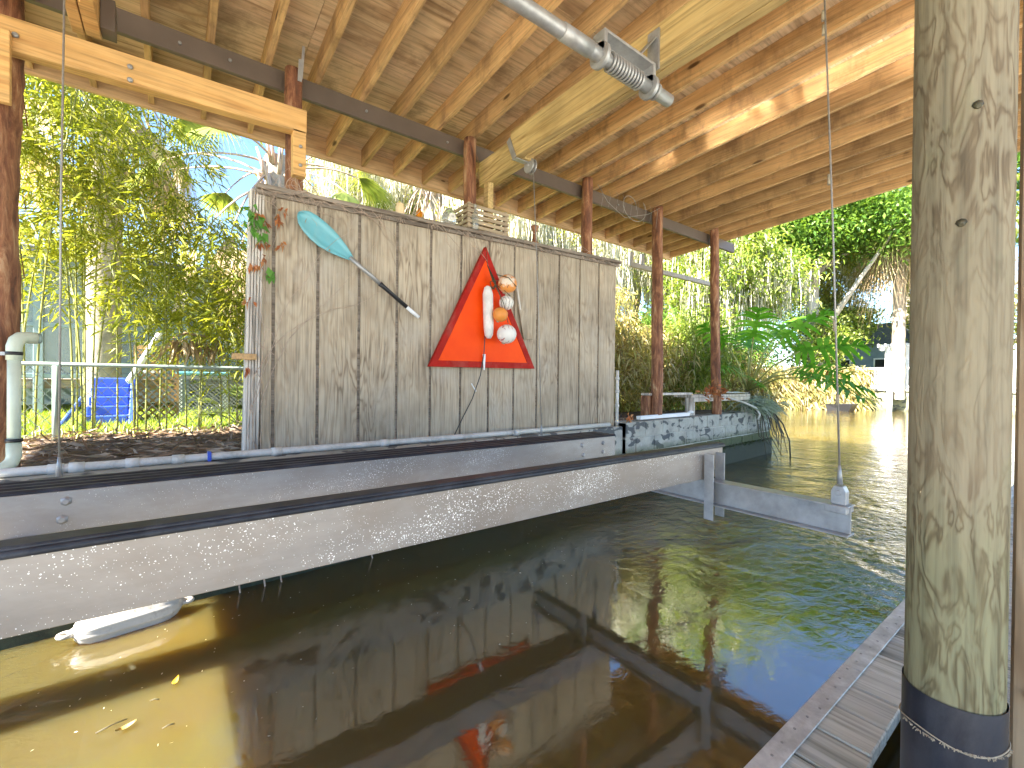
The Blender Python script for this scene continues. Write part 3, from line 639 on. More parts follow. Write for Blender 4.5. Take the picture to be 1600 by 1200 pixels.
# things on the wall cap
zc = lambda x: ztop(x) + 0.0325
j1 = thing('candle_jar', 'short cream wax jar on the wall cap, leftmost of the items', 'jar', (1.475, 3.51, zc(1.475)))
MB().lathe((1.475, 3.51, zc(1.475)), [(0, 0.034), (0.006, 0.037), (0.075, 0.037), (0.085, 0.030), (0.088, 0.030)], n=20).build('body', M['wax'], j1)
MB().lathe((1.475, 3.51, zc(1.475) + .088), [(0, 0.031), (0.012, 0.031)], n=20).build('lid', M['wax'], j1)
j2 = thing('amber_bottle', 'small amber glass bottle on the wall cap beside the cream jar', 'bottle', (1.645, 3.51, zc(1.645)))
MB().lathe((1.645, 3.51, zc(1.645)), [(0, 0.028), (0.004, 0.030), (0.055, 0.030), (0.072, 0.022), (0.082, 0.014), (0.098, 0.014)], n=20).build('body', M['amber'], j2)
j3 = thing('glass_ball_jar', 'round clear glass jar on the wall cap left of the crate', 'jar', (1.93, 3.51, zc(1.93)))
MB().lathe((1.93, 3.51, zc(1.93)), [(0, 0.03), (0.01, 0.045), (0.04, 0.062), (0.075, 0.066), (0.11, 0.056), (0.13, 0.035), (0.14, 0.03), (0.15, 0.032)], n=22).build('body', M['glass'], j3)
MB().lathe((1.93, 3.45, zc(1.93) + .07), [(0, 0.030), (0.004, 0.031)], (0, -1, 0), n=18).build('label_patch', M['foam'], j3)
j4 = thing('clear_bottle', 'clear flat-shouldered glass bottle standing before the crate', 'bottle', (2.175, 3.462, zc(2.175)))
MB().lathe((2.175, 3.470, zc(2.175)), [(0, 0.030), (0.005, 0.033), (0.12, 0.033), (0.15, 0.024), (0.17, 0.013), (0.215, 0.012), (0.22, 0.015), (0.235, 0.015)], n=20).build('body', M['glass'], j4)
j5 = thing('brown_bell', 'brown bell-shaped bottle on the cap under the lift cable', 'bottle', (2.93, 3.53, zc(2.93)))
MB().lathe((2.93, 3.53, zc(2.93)), [(0, 0.045), (0.02, 0.045), (0.04, 0.03), (0.05, 0.022), (0.13, 0.018), (0.15, 0.03), (0.19, 0.042), (0.2, 0.03)], n=18).build('body', M['bark_post'], j5)
cr = thing('slatted_crate', 'small slatted wooden crate on the wall cap in front of the second post', 'crate', (2.28, 3.6, zc(2.28)))
x0, x1, y0, y1 = 2.10, 2.56, 3.475, 3.80; zb = zc(2.28) + .004
for side in range(4):
    for k in range(5):
        z = zb + 0.012 + k * 0.047
        b = MB()
        if side == 0: b.box(x0, x1, y0, y0 + .010, z, z + .032)
        if side == 1: b.box(x0, x1, y1 - .010, y1, z, z + .032)
        if side == 2: b.box(x0, x0 + .010, y0 + .012, y1 - .012, z, z + .032)
        if side == 3: b.box(x1 - .010, x1, y0 + .012, y1 - .012, z, z + .032)
        b.build('slat', M['crate'], cr, 0.001, origin=(x0 + side, y0, z))
for x in (x0 + .012, x1 - .037):
    for y in (y0 + .012, y1 - .037): MB().box(x, x + .025, y, y + .025, zb, zb + .245).build('corner_stick', M['crate'], cr)
for k in range(5): MB().box(x0 + .038, x1 - .038, y0 + .02 + k * .06, y0 + .06 + k * .06, zb - .001, zb + .008).build('floor_slat', M['crate'], cr)

# dry vine over the cap and the corner post
vn = thing('climbing_vine', 'half-dead climbing vine over the left corner and cap of the siding wall', 'vine', (0.45, 3.48, 0.7))
st = MB()
def wander(p, dirv, n, step, jit, r):
    pts = [Vector(p)]; dv = Vector(dirv).normalized()
    for _ in range(n):
        dv = (dv + Vector((random.uniform(-jit, jit), random.uniform(-jit, jit) * .25, random.uniform(-jit, jit)))).normalized()
        q = pts[-1] + dv * step; q.y = min(max(q.y, 3.42), 3.487); pts.append(q)
    st.tube(pts, [r * (1 - .6 * i / n) for i in range(n + 1)], 5); return pts
stem_pts = []
for i in range(4): stem_pts += wander((0.40 + .025 * i, 3.48, .72), (0, 0, 1), 60, .031, .16, .003)
for i in range(46):
    x = 0.42 + 3.7 * (i / 46) ** 1.1; stem_pts += wander((x, 3.45, ztop(x) + .01), (1, 0, random.uniform(-.2, .15)), 12, .035, .5, .0032)
for i in range(150):
    x = random.uniform(.45, 4.1); g = random.choice(gx) if random.random() < .45 else x
    wander((g, 3.46, ztop(g) + .012), (random.uniform(-.5, .5), 0, -1), 5, random.uniform(.008, .028), .7, .0022)
for i in range(16): wander((0.42 + random.uniform(0, .35), 3.45, 2.56), (random.uniform(-.4, .8), 0, random.uniform(-.5, 1)), 12, .022, .8, .0022)
for i in range(7): wander((0.44, 3.46, 2.5 - i * .2), (random.uniform(-.3, .6), 0, -.7), 12, .03, .4, .0022)
st.build('stems', M['vine_stem'], vn)
def leafpatch(cent, n, spread, L, W, mat, name, parent, droop=.5, dz=-.7):
    P = np.repeat(np.array(cent, float), n, 0) + RNG.normal(size=(len(cent) * n, 3)) * spread; P[:, 1] = np.minimum(P[:, 1], 3.49)
    D = RNG.normal(size=P.shape) * .6 + np.array([0, -.3, dz]); V, F = leaf_arrays(P, D, RNG.uniform(.6, 1, len(P)) * L, W, .3, droop); return npmesh(name, V, F, mat, parent)
dl = [(.44, 3.45, 2.36), (.46, 3.44, 2.34), (.50, 3.45, 2.30), (.57, 3.45, 2.38), (.57, 3.45, 2.33), (.46, 3.45, 2.17), (.50, 3.45, 2.16), (.59, 3.45, 2.18), (.49, 3.45, 2.06), (.41, 3.45, 2.0), (.45, 3.45, 2.0), (.40, 3.45, 1.78), (.40, 3.45, 1.32), (.60, 3.45, 2.42)]
leafpatch(dl, 6, .012, .05, .022, M['dead_leaf'], 'dead_leaves', vn)
leafpatch([(.41, 3.44, 2.38), (.43, 3.44, 2.30), (.39, 3.44, 2.26), (.45, 3.44, 2.22), (.42, 3.44, 2.33), (.52, 3.44, 1.98)], 5, .022, .07, .045, M['vine_leaf'], 'green_leaves', vn)

# ---------------------------------------------------------------- seawall
sw = thing('seawall', 'block and concrete seawall under the siding wall and beyond it', 'wall', (0, 3.1, 0))
def ysw(x): return 3.05 + 0.066 * x
def strip(x0, x1, f0, f1, z0, z1):
    return [(x0, f0(x0), z0), (x1, f0(x1), z0), (x1, f1(x1), z0), (x0, f1(x0), z0), (x0, f0(x0), z1), (x1, f0(x1), z1), (x1, f1(x1), z1), (x0, f1(x0), z1)]
BF = [(3, 2, 1, 0), (4, 5, 6, 7), (0, 1, 5, 4), (1, 2, 6, 5), (2, 3, 7, 6), (3, 0, 4, 7)]
f = MB(); f.add(strip(-8, 8.62, ysw, lambda x: ysw(x) + .6, -1.0, 0.27), BF)
f.build('footing', M['footing'], sw, 0.02)
u = MB(); u.add(strip(-8, 4.18, lambda x: ysw(x) + .06, lambda x: 3.495, 0.272, 0.732), BF); u.build('concrete_cap', M['block'], sw, 0.012)
mo = MB(); mo.add(strip(4.20, 8.58, lambda x: ysw(x) + .038, lambda x: ysw(x) + .30, 0.272, 0.765), BF); mo.build('mortar_core', M['mortar'], sw)
for row in range(3):
    z0 = [0.275, 0.405, 0.592][row]; z1 = [0.395, 0.585, 0.772][row]; x = 4.2 + (0.2 if row == 1 else 0.0)
    if row == 1: MB().add(strip(4.2, 4.392, lambda x: ysw(x) + .03, lambda x: ysw(x) + .1, z0, z1), BF).build('block', M['block'], sw, 0.006)
    while x < 8.5:
        xe = min(x + 0.386, 8.6); jy = random.uniform(-.004, .004)
        MB().add(strip(x, xe, lambda x: ysw(x) + .028 + jy, lambda x: ysw(x) + .24, z0, z1 + random.uniform(-.004, .003)), BF).build('block', M['block'], sw, 0.006); x += 0.40
# ragged oysters and algae on the ledge
V = []; F = []
n = 2600; X = RNG.uniform(-1.2, 8.6, n); P = np.stack([X, 3.05 + .066 * X + RNG.uniform(-.004, .055, n), np.full(n, .268) + RNG.uniform(-.02, .008, n)], 1)
D = np.stack([RNG.normal(size=n) * .5, -np.abs(RNG.normal(size=n)) * .5, RNG.uniform(-.6, 1, n)], 1); V, F = leaf_arrays(P, D, RNG.uniform(.015, .05, n), .014, .2, .3)
M['algae'] = leafmat('algae', [(0.05, 0.07, 0.02), (0.10, 0.12, 0.04), (0.03, 0.035, 0.015)], .1, .6)
npmesh('algae_fringe', V, F, M['algae'], sw)

# pipes
pp = thing('pvc_pipe', 'long white PVC pipe lying along the seawall top at the wall foot', 'pipe', (0, 3.31, 0.73))
MB().tube([(-3.0, 3.33, .757), (0.0, 3.35, .757), (2.0, 3.38, .757), (4.0, 3.44, .757)], 0.0235, 16).build('pipe', M['pvc'], pp)
for x in (-1.0, -0.50, -0.42, -0.19, 0.02, 0.55, 1.3, 2.6):
    y = 3.35 + .010 * x; MB().tube([(x - .03, y - .0005, .757), (x + .03, y + .0005, .757)], 0.0285, 16).build('coupling', M['pvc'], pp)
MB().box(0.165, 0.185, 3.318, 3.385, .733, .789).build('pipe_clip', M['blue'], pp, .003)
sd_ = thing('standpipe', 'pale green vertical drain pipe with elbows strapped to the left log post', 'pipe', (-0.72, 3.42, .7))
MB().tube([(-.662, 3.40, .83), (-.662, 3.40, 1.40)], 0.026, 18).build('pipe', M['pvc_green'], sd_)
MB().tube([(-.662, 3.40, 1.33), (-.662, 3.40, 1.40), (-.656, 3.41, 1.432), (-.645, 3.43, 1.448), (-.628, 3.46, 1.452), (-.60, 3.48, 1.452)], 0.031, 18).build('elbow', M['pvc_green'], sd_)
MB().tube([(-.662, 3.40, .90), (-.662, 3.40, .83), (-.67, 3.39, .80), (-.70, 3.37, .775), (-.95, 3.32, .745)], 0.030, 18).build('elbow', M['pvc_green'], sd_)
for z in (1.355, .905): MB().tube([(-.662, 3.40, z), (-.662, 3.40, z + .018)], 0.033, 18).build('clamp', M['black'], sd_)
MB().beam((-.90, 3.42, 1.36), (-.69, 3.40, 1.362), .018, .018).build('clamp_arm', M['galv'], sd_)
MB().tube([(-.60, 3.48, 1.452), (-.585, 3.49, 1.452)], 0.029, 16).build('pipe_cap', M['rail_green'], sd_)
vp = thing('conduit', 'white vertical PVC conduit up the right edge of the siding wall', 'pipe', (4.17, 3.44, .7))
MB().tube([(4.175, 3.475, .70), (4.175, 3.475, 1.385)], 0.019, 14).build('pipe', M['pvc'], vp)
for z in (.76, .95, 1.12, 1.27): MB().tube([(4.175, 3.475, z), (4.175, 3.475, z + .035)], 0.0245, 14).build('coupling', M['pvc'], vp)
gp = thing('gutter_piece', 'short length of white gutter lying on the block wall', 'gutter', (5, 3.5, .77))
MB().add([(4.55, 3.42, .79), (5.75, 3.50, .785), (5.75, 3.56, .785), (4.55, 3.48, .79), (4.55, 3.415, .83), (5.75, 3.495, .83), (5.75, 3.565, .83), (4.55, 3.485, .83)], [(3, 2, 1, 0), (0, 1, 5, 4), (2, 3, 7, 6), (3, 0, 4, 7), (1, 2, 6, 5)]).build('trough', M['white'], gp)
MB().tube([(5.74, 3.53, .81), (5.82, 3.53, .84), (5.86, 3.52, .83)], .02, 8).build('end_cap', M['white'], gp)
leafpatch([(4.33, 3.40, .80)], 9, .02, .09, .05, M['dead_leaf'], 'dead_fern', None, .1, .4)
tag(bpy.data.objects['dead_fern'], 'tuft of orange dead leaves on the block wall at the conduit foot', 'plant')
ds = thing('downspout', 'tan gutter downspout running down to the outermost log post', 'downspout', (6.9, 4.3, 1))
MB().beam((6.05, 4.78, 3.40), (6.05, 4.78, 3.20), .07, .05, (1, 0, 0)).build('outlet', M['gutter'], ds, .004)
MB().beam((6.35, 4.78, 3.42), (6.35, 4.78, 3.22), .07, .05, (1, 0, 0)).build('outlet', M['gutter'], ds, .004)
MB().beam((6.02, 4.78, 3.20), (7.9, 4.30, 3.02), .06, .075).build('slanted_run', M['gutter'], ds, .006)
MB().beam((7.88, 4.30, 3.03), (7.92, 4.30, .72), .07, .06, (1, 0, 0)).build('vertical_run', M['gutter'], ds, .006)

# plank shelf right of the wall
sh = thing('plank_shelf', 'rough whitish plank shelf on stubby legs behind the block wall', 'shelf', (6.9, 3.7, .7))
MB().box(6.0, 7.78, 3.62, 3.92, 1.03, 1.07).build('board', M['gray_wood'], sh, .004)
MB().box(6.05, 7.75, 3.61, 3.634, .97, 1.028).build('apron', M['gray_wood'], sh, .003)
MB().box(4.95, 5.99, 3.60, 3.72, 1.075, 1.105).build('side_board', M['gray_wood'], sh, .004)
for x in (5.98, 7.66): MB().box(x, x + .13, 3.635, 3.72, .70, 1.028).build('leg', M['gray_wood'], sh, .004)
MB().box(4.93, 5.03, 3.62, 3.71, .70, 1.072).build('leg', M['bark_post'], sh, .004)
ob = MB(); V = []
for i in range(9):
    for j in range(4): V.append((6.75 + i * .125, 3.64 + j * .08, 1.078 + random.uniform(0, .028)))
ob.add(V, [(i * 4 + j, i * 4 + j + 1, (i + 1) * 4 + j + 1, (i + 1) * 4 + j) for i in range(8) for j in range(3)])
o = ob.build('crumpled_sheet', M['white']); o.modifiers.new('s', 'SOLIDIFY').thickness = .006; tag(o, 'crumpled white plastic sheet lying on the plank shelf', 'sheet')
leafpatch([(6.15, 3.48, 1.10), (6.3, 3.48, 1.10), (6.55, 3.48, 1.11)], 30, .05, .10, .035, M['dead_leaf'], 'dry_leaf_pile', None, .1, .2)
bpy.data.objects['dry_leaf_pile']['kind'] = 'stuff'; tag(bpy.data.objects['dry_leaf_pile'], 'little heap of brown dry leaves on the plank shelf', 'leaves')
hs = MB(); hs.tube([(7.0, 3.60, 1.02), (7.35, 3.50, .93), (7.60, 3.45, .85), (7.68, 3.42, .74), (7.62, 3.42, .66)], .016, 8); tag(hs.build('drain_hose', M['pvc']), 'pale curved hose drooping from the plank shelf over the blocks', 'hose')

# ---------------------------------------------------------------- boat lift cradle
cr_ = thing('boat_lift_cradle', 'spotted aluminium boat lift cradle with two long bunks hanging over the water', 'boat lift', (1.5, 2, .55))
def bunk(y0, y1, z0, z1, xe, mat):
    b = MB(); b.box(-3.5, xe, y0, y0 + .012, z0, z1)
    b.box(-3.5, xe, y0 + .0125, y1, z1 - .014, z1 - .001); b.box(-3.5, xe, y0 + .0125, y1, z0 + .0005, z0 + .012); b.box(-3.5, xe, y1 - .012, y1, z0 + .0125, z1 - .0145)
    return b.build('bunk_beam', mat, cr_, .002, origin=(0, y0, z0))
b1 = bunk(1.39, 1.45, .695, .873, 2.645, M['alu_front'])
r = MB(); r.tube([(-3.5, 1.388, .872), (2.66, 1.388, .872)], .0095, 10); r.box(-3.5, 2.66, 1.388, 1.455, .8735, .889)
r.build('rub_strip', M['rubber'], b1, .004)
b2 = bunk(2.25, 2.50, .690, .836, 2.685, M['alu'])
for k in range(4):
    y = 2.258 + k * .063; r = MB(); pr = [(y - .004, .8362), (y + .040, .8362), (y + .040, .841), (y + .030, .850), (y + .008, .850), (y - .004, .842)]
    r.prism([(-3.5, a, c) for a, c in pr], (6.2, 0, 0)); r.build('rub_strip', M['rubber'], b2, .003)
for x, z in ((-.31, .80), (-.32, .735), (2.33, .795), (2.55, .795), (2.34, .725), (2.55, .728)):
    MB().lathe((x, 2.25, z), [(0, .017), (.003, .017), (.0032, .010), (.013, .010)], (0, -1, 0), 6).build('bolt', M['galv'], b2)
def ibeam(x, y0, y1):
    b = MB(); b.box(x - .004, x + .004, y0, y1, .558, .682)
    for z in (.55, .6825): b.box(x - .045, x + .045, y0, y1, z, z + .0075)
    return b.build('cross_beam', M['galv'], cr_, .0012)
cb1 = ibeam(2.49, .70, 2.92); cb2 = ibeam(-.42, .70, 2.92)
for (y, zt) in ((1.375, .845), (2.33, .688)):
    for x in (2.415, 2.535):
        g = MB(); g.box(x, x + .006, y - .055, y, .475, zt); g.box(x + .0065, x + .04, y - .006, y, .475, zt - .012); g.add([], [])
        for z in (zt - .03, .70, .50): g.lathe((x + .022, y - .006, z), [(0, .010), (.009, .010)], (0, -1, 0), 6)
        g.build('bracket', M['galv'], cr_, .0012)
for x in (2.49, -.42):
    for y in (.735, 2.88):
        lg = MB(); lg.prism([(x - .022, y - .02, .69), (x - .022, y + .04, .69), (x - .022, y + .04, .75), (x - .022, y + .028, .775), (x - .022, y - .008, .775), (x - .022, y - .02, .75)], (.044, 0, 0))
        lg.box(x - .05, x + .05, y - .03, y + .055, .655, .6895); lg.lathe((x - .03, y + .01, .745), [(0, .012), (.06, .012)], (1, 0, 0), 12)
        lg.build('cable_lug', M['galv'], cr_, .002)
def cable(pts, label, r=.0042):
    b = MB(); b.tube(pts, r, 7); o = b.build('lift_cable', M['cable']); tag(o, label, 'cable', 'steel lift cables')
    e = MB(); p = Vector(pts[-1]); q = Vector(pts[-2]); dd = (q - p).normalized(); e.tube([p, p + dd * .05, p + dd * .09], [.012, .009, .005], 8); e.build('cable_thimble', M['galv'], o)
    return o
c = cable([(2.49, .850, 3.36), (2.49, .79, 2.0), (2.49, .745, .78)], 'lift cable hanging at the right in front of the far trees')
for z in (3.0, 2.93, 2.2, 1.5, 1.15): MB().tube([(2.49, .745 + .045 * (z - .8), z), (2.492, .745 + .045 * (z - .8), z + .05)], .0075, 6).build('cable_growth', M['rope'], c)
cable([(2.415, 2.94, 3.08), (2.45, 2.90, 2.0), (2.49, 2.88, .79)], 'lift cable dropping from the pulley across the siding wall')
cable([(-.41, 2.92, 3.36), (-.42, 2.90, 2.0), (-.42, 2.88, .79)], 'lift cable at the left in front of the bamboo')

# fender in the water
fe = thing('boat_fender', 'old ribbed white vinyl boat fender lying in the water against the seawall', 'fender', (-.15, 2.92, .04))
a = Vector((-.37, 2.88, .055)); c = Vector((.03, 2.95, .055)); dd = (c - a).normalized(); LL = (c - a).length; nf = 36; V = []
pf = [(0, .032), (.018, .058), (.05, .072), (.09, .077), (LL - .09, .077), (LL - .05, .070), (LL - .018, .052), (LL, .030)]
sdd = Vector((0, 0, 1)).cross(dd).normalized()
for h, rr in pf:
    for k in range(nf):
        q = 2 * math.pi * k / nf; r3 = rr * (1 - (.10 if k % 3 == 0 else 0)); V.append(a + dd * h + sdd * math.cos(q) * r3 + Vector((0, 0, 1)) * math.sin(q) * r3)
fb = MB(); fb.add(V, [(i * nf + k, i * nf + (k + 1) % nf, (i + 1) * nf + (k + 1) % nf, (i + 1) * nf + k) for i in range(len(pf) - 1) for k in range(nf)], True)
fb.f += [tuple(range(nf))[::-1], tuple((len(pf) - 1) * nf + k for k in range(nf))]; fb.sm += [False, False]; fb.build('body', M['fender'], fe)
for p, sg_ in ((a, -1), (c, 1)):
    e = MB(); ring = [p + dd * sg_ * .028 + dd * math.cos(q) * .024 + sdd * math.sin(q) * .024 for q in [i * 2 * math.pi / 14 for i in range(15)]]
    e.tube(ring, .0105, 8); e.tube([p - dd * sg_ * .01, p + dd * sg_ * .012], [.03, .018], 12); e.build('rope_eye', M['fender'], fe)
for x in (.30, .43, .52, 1.1): MB().tube([(x, ysw(x) - .01, .10), (x + .01, ysw(x) - .05, .0), (x - .03, ysw(x) - .07, -.05)], .005, 5).build('hanging_root', M['vine_stem'], sw)

# floating debris
def float_leaf(x, y, L, ang, mat, label, name='floating_leaf', wd=.35):
    d_ = Vector((math.cos(ang), math.sin(ang), 0)); s_ = Vector((-d_.y, d_.x, 0)); V = []
    for i in range(7):
        f = i / 6; w2 = math.sin(f * math.pi) ** .8 * L * wd / 2; c_ = Vector((x, y, .004)) + d_ * (L * f) + s_ * (L * .12 * math.sin(f * 3.14)); z = .012 * (2 * f - 1) ** 2
        V += [c_ - s_ * w2 + Vector((0, 0, z + .006)), c_ + Vector((0, 0, z)), c_ + s_ * w2 + Vector((0, 0, z + .006))]
    b = MB().add(V, [(i * 3 + j, i * 3 + j + 1, (i + 1) * 3 + j + 1, (i + 1) * 3 + j) for i in range(6) for j in range(2)], True).build(name, mat)
    return tag(b, label, 'leaf' if 'leaf' in name else 'twig')
M['yl'] = plain('yellow_leaf', (.75, .50, .03), .5); M['bl'] = plain('brown_leaf', (.35, .24, .07), .6)
float_leaf(.005, 2.24, .055, R(75), M['yl'], 'small bright yellow leaf floating on the sunlit water')
float_leaf(-.16, 2.06, .06, R(20), M['bl'], 'curled brown leaf floating at the lower left')
def twig(x, y, L, ang, label):
    b = MB(); b.tube([(x, y, .004), (x + math.cos(ang) * L * .5, y + math.sin(ang) * L * .5, .008), (x + math.cos(ang) * L, y + math.sin(ang) * L, .004)], .0022, 5); tag(b.build('floating_twig', M['stem_dark']), label, 'twig')
twig(-.215, 2.11, .085, R(15), 'longest dark twig floating left of the curled brown leaf')
twig(-.07, 2.2, .03, R(-20), 'tiny dark twig floating left of the yellow leaf')
twig(-.03, 2.0, .035, R(5), 'short dark twig floating right of the curled brown leaf')
n = 240; P = np.stack([RNG.uniform(-.7, 2.6, n), RNG.uniform(1.2, 3.0, n), np.full(n, .003)], 1); m_ = P[:, 1] > 1.5 + RNG.uniform(-.5, 1.5, n) * .6; P = P[m_]
V, F = leaf_arrays(P, np.c_[RNG.normal(size=(len(P), 2)), np.zeros(len(P))], RNG.uniform(.004, .016, len(P)), .004, 0, 0, (0, 0, 1)); M['speck'] = leafmat('specks', [(.6, .58, .45), (.45, .38, .2)], 0)
stuff(npmesh('floating_specks', V, F, M['speck']), 'tiny pale specks of debris floating on the still water', 'debris')

# ---------------------------------------------------------------- dock, piling, brown post
dk = thing('dock', 'narrow grey plank dock with a metal edge strip at the lower right', 'dock', (1.8, .4, .2))
x = 0.75; i = 0
while x < 9.0:
    wd = .150; y0 = .365 + random.uniform(-.006, .006) if x < 1.66 else -.35
    xe = x + wd - .006; MB().box(x, xe, y0, .503, .212, .25 + random.uniform(-.002, .002)).build('plank', M['deck'], dk, .004, origin=(x, 0, .2)); x += wd
MB().box(.7, 9.0, .44, .50, .06, .21).build('stringer', M['dark_wood'], dk, .003)
for k in range(7):
    xa = .7 + k * 1.2; MB().box(xa, xa + 1.197, .494, .552, .2535, .2585).add(strip(xa, xa + 1.197, lambda x: .548, lambda x: .553, .19, .2535), BF).build('edge_strip', M['edge'], dk, .0015)
nl = MB()
for k in range(60):
    xx = .75 + k * .075 + random.uniform(-.01, .01); nl.lathe((xx, .52 + random.uniform(-.012, .012), .2585), [(0, .004), (.0015, .004)], n=7)
nl.build('rivet', M['galv_dark'], dk)
def cyl_post(cx, cy, r, z0, z1, n=48, wob=.012):
    V = []; zs = np.linspace(z0, z1, 40)
    for z in zs:
        for k in range(n):
            q = 2 * math.pi * k / n; rr = r * (1 + wob * math.sin(q * 2 + z * .8) + wob * .5 * math.sin(q * 5 + z * 2.1)); V.append((cx + math.cos(q) * rr, cy + math.sin(q) * rr, z))
    b = MB(); b.add(V, [(i * n + k, i * n + (k + 1) % n, (i + 1) * n + (k + 1) % n, (i + 1) * n + k) for i in range(39) for k in range(n)], True); return b
PX, PY, PR = 1.437, 0.206, 0.0855
pil = thing('round_piling', 'thick round treated timber piling with a black wrap at its foot, foreground right', 'piling', (PX, PY, 0))
cyl_post(PX, PY, PR, .3, 3.74).build('timber', M['piling'], pil)
cyl_post(PX, PY, PR + .0035, -.8, .553, wob=.012).build('piling_wrap', M['wrap'], pil)
b = MB(); ring = [(PX + math.cos(q) * (PR + .005), PY + math.sin(q) * (PR + .005), .468 + .006 * math.sin(3 * q)) for q in [i * 2 * math.pi / 60 for i in range(61)]]; b.tube(ring, .0016, 5)
for _ in range(160):
    q = random.uniform(2.2, 5.4); p = Vector((PX + math.cos(q) * (PR + .005), PY + math.sin(q) * (PR + .005), .466)); b.tube([p, p + Vector((random.uniform(-.004, .004), random.uniform(-.004, .004), -random.uniform(.001, .007)))], .0011, 4)
b.build('debris_line', M['rope'], pil)
for q, z in ((3.55, 1.845), (3.3, 1.60)):
    b = MB(); p = Vector((PX + math.cos(q) * PR, PY + math.sin(q) * PR, z)); b.tube([p, p + Vector((math.cos(q) * .008, math.sin(q) * .008, -.006))], [.010, .004], 8); b.build('knot', M['stem_dark'], pil)
sp_ = thing('brown_post', 'brown timber post right beside the round piling at the picture edge', 'post', (1.63, .05, 0))
MB().box(1.55, 1.69, -.02, .1265, -.5, 3.70).build('timber', M['post_b'], sp_, .006, origin=(1.5, 0, 0))
for z in (2.08, .55): MB().tube([(1.555, .09, z), (1.535, .09, z)], .011, 10).build('bolt', M['galv_dark'], sp_)

# ---------------------------------------------------------------- yard behind: litter, grass, fence, steps
n = 5200; P = np.stack([RNG.uniform(-3.5, 5, n), RNG.uniform(3.66, 5.5, n), np.full(n, .73)], 1); P[:, 2] += RNG.uniform(0, .03, n)
k = (P[:, 0] < .45) | (P[:, 1] > 3.75); P = P[k]
D = np.c_[RNG.normal(size=(len(P), 2)), RNG.uniform(-.1, .35, len(P))]; V, F = leaf_arrays(P, D, RNG.uniform(.04, .17, len(P)), RNG.uniform(.01, .024, len(P)), .25, .05)
stuff(npmesh('leaf_litter', V, F, M['litter']), 'brown dry bamboo leaf litter and mulch behind the white pipe', 'leaf litter')
n = 26000; P = np.stack([RNG.uniform(-4, 4.5, n), 5.3 + RNG.uniform(0, 1, n) ** 1.6 * 6, np.full(n, .655)], 1)
D = np.c_[RNG.normal(size=(n, 2)) * .45, np.ones(n)]; V, F = leaf_arrays(P, D, RNG.uniform(.05, .13, n), .012, .2, .12)
stuff(npmesh('grass', V, F, M['grass']), 'short sunlit yellow-green lawn grass beyond the fence', 'grass')

fn = thing('chain_link_fence', 'low chain-link fence with green pipe rail behind the mulch', 'fence', (0, 5.2, .7))
MB().tube([(-3.5, 5.2, 1.35), (0.2, 5.2, 1.345), (4, 5.2, 1.34)], .017, 10).build('top_rail', M['rail_green'], fn)
for x in (-.775, -3.2, 1.7, 3.9): MB().tube([(x, 5.17, .6), (x, 5.17, 1.335)], .022, 12).build('post', M['rail_green'], fn)
ch = MB(); x = -3.9; st_ = .085
while x < 4:
    for sgn in (1, -1):
        pts = []
        x_ = x; z_ = .68 if sgn == 1 else 1.33
        ch.beam((x_, 5.2 + .002 * sgn, .68), (x_ + .65 * sgn * .8, 5.2 + .002 * sgn, 1.33), .0045, .0045, (0, 1, 0))
    x += st_
ch.build('wire_mesh', M['mesh_wire'], fn)

# blue plastic climber steps with white slide rail
bs = thing('plastic_steps', 'blue plastic play steps with a white sloping rail on the lawn', 'play steps', (-.65, 7.4, .66))
for k in range(5):
    z0 = .66 + k * .115; y0 = 7.30 + k * .07
    MB().box(-.86 + .012 * k, -.46, y0, y0 + .10, z0, z0 + .112).build('step', M['blue'], bs, .012, seg=2)
for xx, w in ((-.452, .045),):
    MB().prism([(xx + (.0 if xx < -.8 else 0), 7.24, .66), (xx, 7.78, .66), (xx, 7.80, 1.30), (xx, 7.66, 1.30)], (w, 0, 0)).build('side_panel', M['blue'], bs, .01)
MB().beam((-1.04, 7.22, .68), (-.87, 7.36, 1.0), .03, .05).build('slide_edge', M['blue'], bs, .01)
MB().beam((-.46, 7.35, 1.18), (-.16, 7.9, 1.86), .05, .07).build('hand_rail', M['white'], bs, .01)
MB().box(-.42, -.08, 8.0, 8.06, 1.3, 1.34).build('rail_cap', M['white'], bs, .005)

# screened porch house
hz = thing('screened_porch', 'blue-grey framed screened porch behind the bamboo', 'porch', (0, 10.2, .66))
for x in (-2.6, -1.75, -.88, .1, 1.05, 2.0): MB().box(x, x + .11, 10.0, 10.1, .66, 3.1).build('upright', M['screen_frame'], hz, .005)
for z in (1.22, 2.02, 2.55, 3.02): MB().box(-2.6, 2.1, 10.02, 10.08, z, z + .07).build('rail', M['screen_frame'], hz, .004)
MB().box(-.77, .09, 10.03, 10.07, 1.3, 1.55).build('kick_panel', M['bluegrey'], hz)
def mat_screen():
    m, nt, b = new_mat('insect_screen'); b.inputs['Base Color'].default_value = (.25, .29, .29, 1); b.inputs['Roughness'].default_value = .6
    t = N(nt, 'ShaderNodeBsdfTransparent'); mx = N(nt, 'ShaderNodeMixShader'); mx.inputs[0].default_value = .45
    nt.links.new(t.outputs[0], mx.inputs[1]); nt.links.new(b.outputs[0], mx.inputs[2]); nt.links.new(mx.outputs[0], nt.nodes['Material Output'].inputs[0]); return m
MB().box(-2.5, 2.0, 10.045, 10.05, 1.29, 3.02).build('insect_screen', mat_screen(), hz)
MB().box(-3.0, 2.4, 13.2, 13.4, .66, 3.2).build('back_wall', M['screen_frame'], hz)
MB().box(-2.9, 2.3, 10.15, 13.15, 1.05, 1.2).build('floor', M['dark_wood'], hz)
